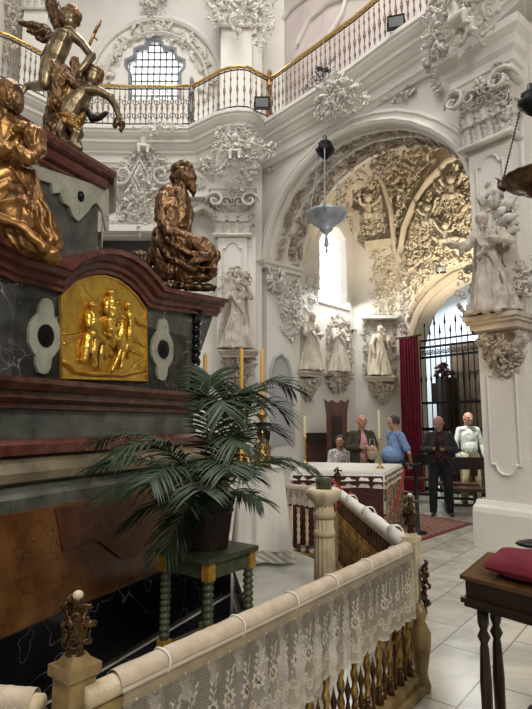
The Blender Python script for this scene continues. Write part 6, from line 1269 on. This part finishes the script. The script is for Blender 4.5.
def person(label, loc, rz, h, top, legs, hair=(.3, .28, .26), belly=1.0, arms=None, look=(0, -1, 0), sit=False, jacket=None, bald=False, sleeves='long', shoes=(.02, .015, .015), legsp=.09, curl=.5, palms=((0, 1, 0), (0, 1, 0)), skinmat=None, gl=False):
    t = thing('person', label, 'person', loc); t.rotation_euler.z = rz; OFF[t.name] = np.zeros(3); s = h; sk = skinmat or skin
    def S(*L): return [(np.array(p)*s, r*s) for p, r in L]
    zp, zc_, zs = (.53, .7, .815) if not sit else (.32, .49, .605); dz = 0 if not sit else -.21; hd = np.array((0, -.016, .92+dz)); HS = 1.13; lk = np.array(look, float); lk /= np.linalg.norm(lk); sd = np.cross(lk, ZU); sd /= np.linalg.norm(sd)
    shl = [(-.1, 0, zs-.022), (.1, 0, zs-.022)]
    if sit: lg = [[(-.05, 0, zp-.01), (-.07, -.24, zp), (-.07, -.25, .03+.0)], [(.05, 0, zp-.01), (.07, -.24, zp), (.07, -.25, .03)]]
    else: lg = [[(-.05, 0, .51), (-legsp*.75, -.012, .28), (-legsp*.8, .01, .045)], [(.05, 0, .51), (legsp*.75, -.02, .28), (legsp*.8, .01, .045)]]
    m = MB(); lk2 = lk
    m.ball(hd*s+ZU*.008*s, np.array((.05, .058, .06))*s, q=ICO3); m.ball((hd+lk*.012-ZU*.03)*s, np.array((.041, .042, .04))*s); m.cap(S((tuple(hd-ZU*.045-lk*.012), .038), ((0, .006, zs+.005), .04), ((0, .005, zs-.04), .04)))
    m.cap([((hd+lk*.056+ZU*.01)*s, .007*s), ((hd+lk*.067-ZU*.012)*s, .011*s)])                       # nose
    for g in (-1, 1):
        m.ball((hd+sd*g*.051-ZU*.004)*s, np.array((.009, .012, .018))*s, q=ICO1); m.ball((hd+lk*.043+sd*g*.027-ZU*.012)*s, .014*s, q=ICO1); m.ball((hd+lk*.054+sd*g*.019+ZU*.016)*s, np.array((.014, .012, .005))*s, q=ICO1)
    m.ball((hd+lk*.053-ZU*.032)*s, np.array((.016, .012, .007))*s, q=ICO1); m.ball((hd+lk*.046-ZU*.05)*s, .014*s, q=ICO1)
    m.ball(np.array((0, 0, zc_))*s, np.array((.08, .05, .1))*s); m.ball(np.array((0, 0, zp+.05))*s, np.array((.078, .06, .08))*s); m.cap([((np.array(shl[0]))*s, .024*s), (np.array(shl[1])*s, .024*s)])
    for a in lg: m.cap(S((a[0], .046), (a[1], .031), (a[2], .02)))
    arms = arms or (((-.15, .01, .63+dz), (-.155, -.02, .48+dz)), ((.15, .01, .63+dz), (.155, -.02, .48+dz)))
    for i, (el, wr) in enumerate(arms):
        m.cap(S((shl[i], .024), (el, .021), (wr, .0145))); d = np.array(wr)-np.array(el); hand(m, np.array(wr)*s, d, palms[i], s/1.72, curl, 1 if i else -1)
    body = sculpt(m, 'body', sk, t, voxel=.0075, sm=2)
    m = MB()
    for g in (-1, 1): m.ball((hd+lk*.0535+sd*g*.019+ZU*.003)*s, np.array((.008, .006, .0045))*s, q=ICO1)
    m.build('eyes', iron, body)
    m = MB()
    for a in lg: m.cap(S((a[0], .064), (a[1], .049), (tuple(np.array(a[2])+np.array((0, 0, .0))), .038)))
    m.ball(np.array((0, 0, zp))*s, np.array((.084*(.5+.5*belly), .066*(.4+.6*belly), .06))*s); o = sculpt(m, 'trousers', legs, t, voxel=.011, sm=2); crumple(o, .006, 30, 3)
    for a in lg: m = MB(); m.cap([(np.array((a[2][0], a[2][1]+.012, .018))*s, .022*s), (np.array((a[2][0]*1.1, a[2][1]-.055, .016))*s, .022*s), (np.array((a[2][0]*1.2, a[2][1]-.1, .012))*s, .017*s)]); sculpt(m, 'shoe', M_plain('shoe_leather', shoes, .4), t, voxel=.01, sm=1)
    m = MB(); m.ball(np.array((0, -.004, zc_+.01))*s, np.array((.092, .066, .12))*s); m.ball(np.array((0, -.02*belly, zp+.07))*s, np.array((.088*(.5+.5*belly), .068*belly, .095))*s); kj = .75 if jacket else 1; m.cap([(np.array(shl[0])*s*kj, .036*s*kj) if not jacket else (np.array((-.04, 0, zs-.02))*s, .03*s), (np.array((0, .005, zs-.005))*s, .04*s), (np.array(shl[1])*s, .036*s) if not jacket else (np.array((.04, 0, zs-.02))*s, .03*s)]); [m.cap(S(((g*.052, .0, zc_+.04), .052), ((g*.045, -.008*belly, (zc_+zp)/2+.02), .052+.012*(belly-1)*2), ((g*.04, -.014*belly, zp+.07), .055*(.5+.5*belly)))) for g in (-1, 1)]; m.cap(S(((0, .006, zs), .044), ((0, .004, zs+.012), .038)))
    for i, (el, wr) in enumerate(arms):
        el, wr_ = np.array(el), np.array(wr)
        if sleeves == 'long': kk = .78 if jacket else 1; m.cap(S((shl[i], .037*kk), (tuple(el), .03*kk), (tuple(el+(wr_-el)*.88), .024)))
        else: m.cap(S((shl[i], .043), (tuple(np.array(shl[i])+(el-np.array(shl[i]))*.75), .04)))
    o = sculpt(m, 'shirt', top, t, voxel=.01, sm=5); crumple(o, .007, 28, 5)
    if jacket:
        m = MB()
        for g in (-1, 1):
            m.cap(S(((g*.075, 0, zs-.028), .036), ((g*.08, -.01, zc_), .046), ((g*.085, -.012, zp+.02), .046), ((g*.082, -.01, zp-.06), .04))); m.cap(S(((g*.05, -.02, zs-.015), .034), ((g*.062, -.055, zc_-.02), .028), ((g*.068, -.062, zp), .025)))
            m.cap(S(((g*.03, -.03, zs+.015), .014), ((g*.045, -.066, zc_+.03), .014)))
        for q in range(5): x = -.06+.03*q; m.cap(S(((x, .035, zs-.02), .035), ((x, .05, zc_), .035), ((x, .045, zp-.05), .038)))
        for i, (el, wr) in enumerate(arms): el, wr_ = np.array(el), np.array(wr); m.cap(S((shl[i], .041), (tuple(el), .034), (tuple(el+(wr_-el)*.82), .03)))
        o = sculpt(m, 'jacket', jacket, t, voxel=.011, sm=2); crumple(o, .009, 26, 6)
    R = random.Random(int(h*1000)); m = MB(); hm_ = M_plain('hair', hair, .7)
    if bald:
        for k in range(40): a = R.uniform(-1.75, 1.75); m.ball((hd+(-lk*cos(a)*.052+sd*sin(a)*.046)+ZU*R.uniform(-.03, .014))*s, .0085*s, q=ICO1)
    else:
        m.ball((hd-lk*.012+ZU*.024)*s, np.array((.058, .062, .06))*s)
        for k in range(30): a = R.uniform(-2.1, 2.1); m.ball((hd+(-lk*cos(a)+sd*sin(a))*.05+ZU*R.uniform(-.03, .05))*s, .014*s, q=ICO1)
    sculpt(m, 'hair', hm_, t, voxel=.008, sm=1); t.location = tuple(loc); return t
dkj = M_noise('dark_jacket', (.018, .017, .018), (.04, .036, .036), 20, .85, bmp=.2); dkt = M_noise('black_trousers', (.008, .009, .013), (.016, .017, .022), 20, .85)
maroon = M_noise('dark_checked_shirt', (.03, .01, .012), (.07, .02, .025), 20, .85); pink = M_plain('pink_shirt', (.6, .3, .33), .8); olive = M_noise('olive_jacket', (.03, .027, .018), (.055, .048, .034), 20, .85, bmp=.2)
blue = M_noise('light_blue_shirt', (.13, .22, .42), (.2, .3, .52), 10, .8, bmp=.15); tan_ = M_noise('tan_trousers', (.3, .2, .1), (.4, .28, .15), 12, .85); cream_t = M_noise('cream_trousers', (.5, .45, .28), (.62, .56, .38), 12, .85)
stripe = M_noise('white_shirt', (.55, .62, .58), (.75, .8, .76), 14, .8); blouse = M_noise('grey_blouse', (.3, .28, .28), (.75, .72, .7), 45, .8, lo=.42, hi=.55); navy = M_plain('navy_trousers', (.012, .016, .03), .8)
def at0(px, py, d): p = atY(px, py, d); return (float(p[0]), d, 0)
p = person('man in dark jacket looking down at a phone by the iron gate', at0(442, 512, 9.55), -.25, 1.74, maroon, dkt, (.32, .26, .2), 1.25, (((-.16, .0, .64), (-.06, -.14, .66)), ((.16, .0, .64), (.02, -.15, .655))), (-.12, -.92, -.42), jacket=dkj, bald=True, curl=.9, palms=((.5, .3, .8), (-.5, .3, .8)), legsp=.1)
M3 = np.array(Matrix.Rotation(-.25, 3, 'Z')); q = M3@(np.array((-.03, -.2, .685))*1.74)+np.array(p.location); m = MB(); m.box(tuple(q), (.075, .012, .15), -.25); o = m.build('phone', iron, smooth=False, loc=tuple(q)); o.rotation_euler.x = 0; tag(o, 'black phone held up by the man in the dark jacket', 'phone')
person('man in pale shirt standing in bright light before the gate', (float(atY(469, 450, 10.75)[0]), 10.75, .0), .12, 1.83, stripe, cream_t, (.6, .58, .55), 1.0, (((-.15, .0, .64), (-.15, -.05, .5)), ((.15, .0, .64), (.15, -.06, .5))), (-.05, -1, -.05), bald=True)
person('man in olive jacket and pink shirt with folded arms behind the altar table', at0(363, 500, 9.6), .15, 1.76, pink, tan_, (.4, .36, .32), 1.1, (((-.15, -.02, .66), (-.0, -.13, .655)), ((.15, -.02, .66), (.0, -.14, .67))), (-.1, -1, .2), jacket=olive, bald=True, curl=.4, palms=((0, 1, 0), (0, 1, 0)))
person('heavy man in light blue shirt seen from the side with hands behind his back', at0(397, 500, 9.3), -1.3, 1.74, blue, navy, (.04, .03, .03), 1.75, (((-.16, .06, .64), (-.06, .13, .52)), ((.17, .05, .63), (.05, .14, .52))), (.0, -1, .4), sleeves='short', palms=((0, -1, 0), (0, -1, 0)))
wp_ = at0(340, 470, 10.15); wp_ = (wp_[0], wp_[1], .1); person('seated dark-haired woman in a patterned grey blouse looking up to the left', wp_, .1, 1.62, blouse, navy, (.03, .02, .018), 1.0, (((-.14, -.02, .43), (-.06, -.16, .39)), ((.14, -.02, .43), (.06, -.16, .39))), (-.5, -1, .15), sit=True)
m = MB(); m.box((wp_[0], wp_[1], .05), (.9, 1.0, .098)); tag(m.build('wooden_dais', redwood, smooth=False, loc=(wp_[0], wp_[1], 0)), 'low wooden dais under the chair of the seated woman', 'dais')
t = thing('visitor_chair', 'plain dark chair under the seated woman', 'chair', (wp_[0], wp_[1], 0)); m = MB(); m.box((wp_[0], wp_[1]-.02, .5), (.44, .42, .04)); m.build('seat', darkwood, t, smooth=False)
for a in (-.19, .19):
    for b in (-.18, .17): m = MB(); m.box((wp_[0]+a, wp_[1]+b, .29), (.035, .035, .38)); m.build('leg', darkwood, t, smooth=False)
m = MB(); m.box((wp_[0], wp_[1]+.2, .8), (.42, .03, .56)); m.build('backrest', darkwood, t, smooth=False)
m = MB(); q = at0(372, 450, 9.4); m.ball((q[0], 9.38, 1.08), (.1, .05, .13), q=ICO3); m.tube([(q[0]-.06, 9.38, 1.17), (q[0]-.03, 9.38, 1.32), (q[0]+.03, 9.38, 1.32), (q[0]+.06, 9.38, 1.17)], .008, 6); tag(m.build('bag', M_noise('canvas', (.4, .36, .26), (.5, .45, .33), 12, .9), loc=(q[0], 9.38, 1.08)), 'small canvas bag at the side of the man in the olive jacket', 'bag')
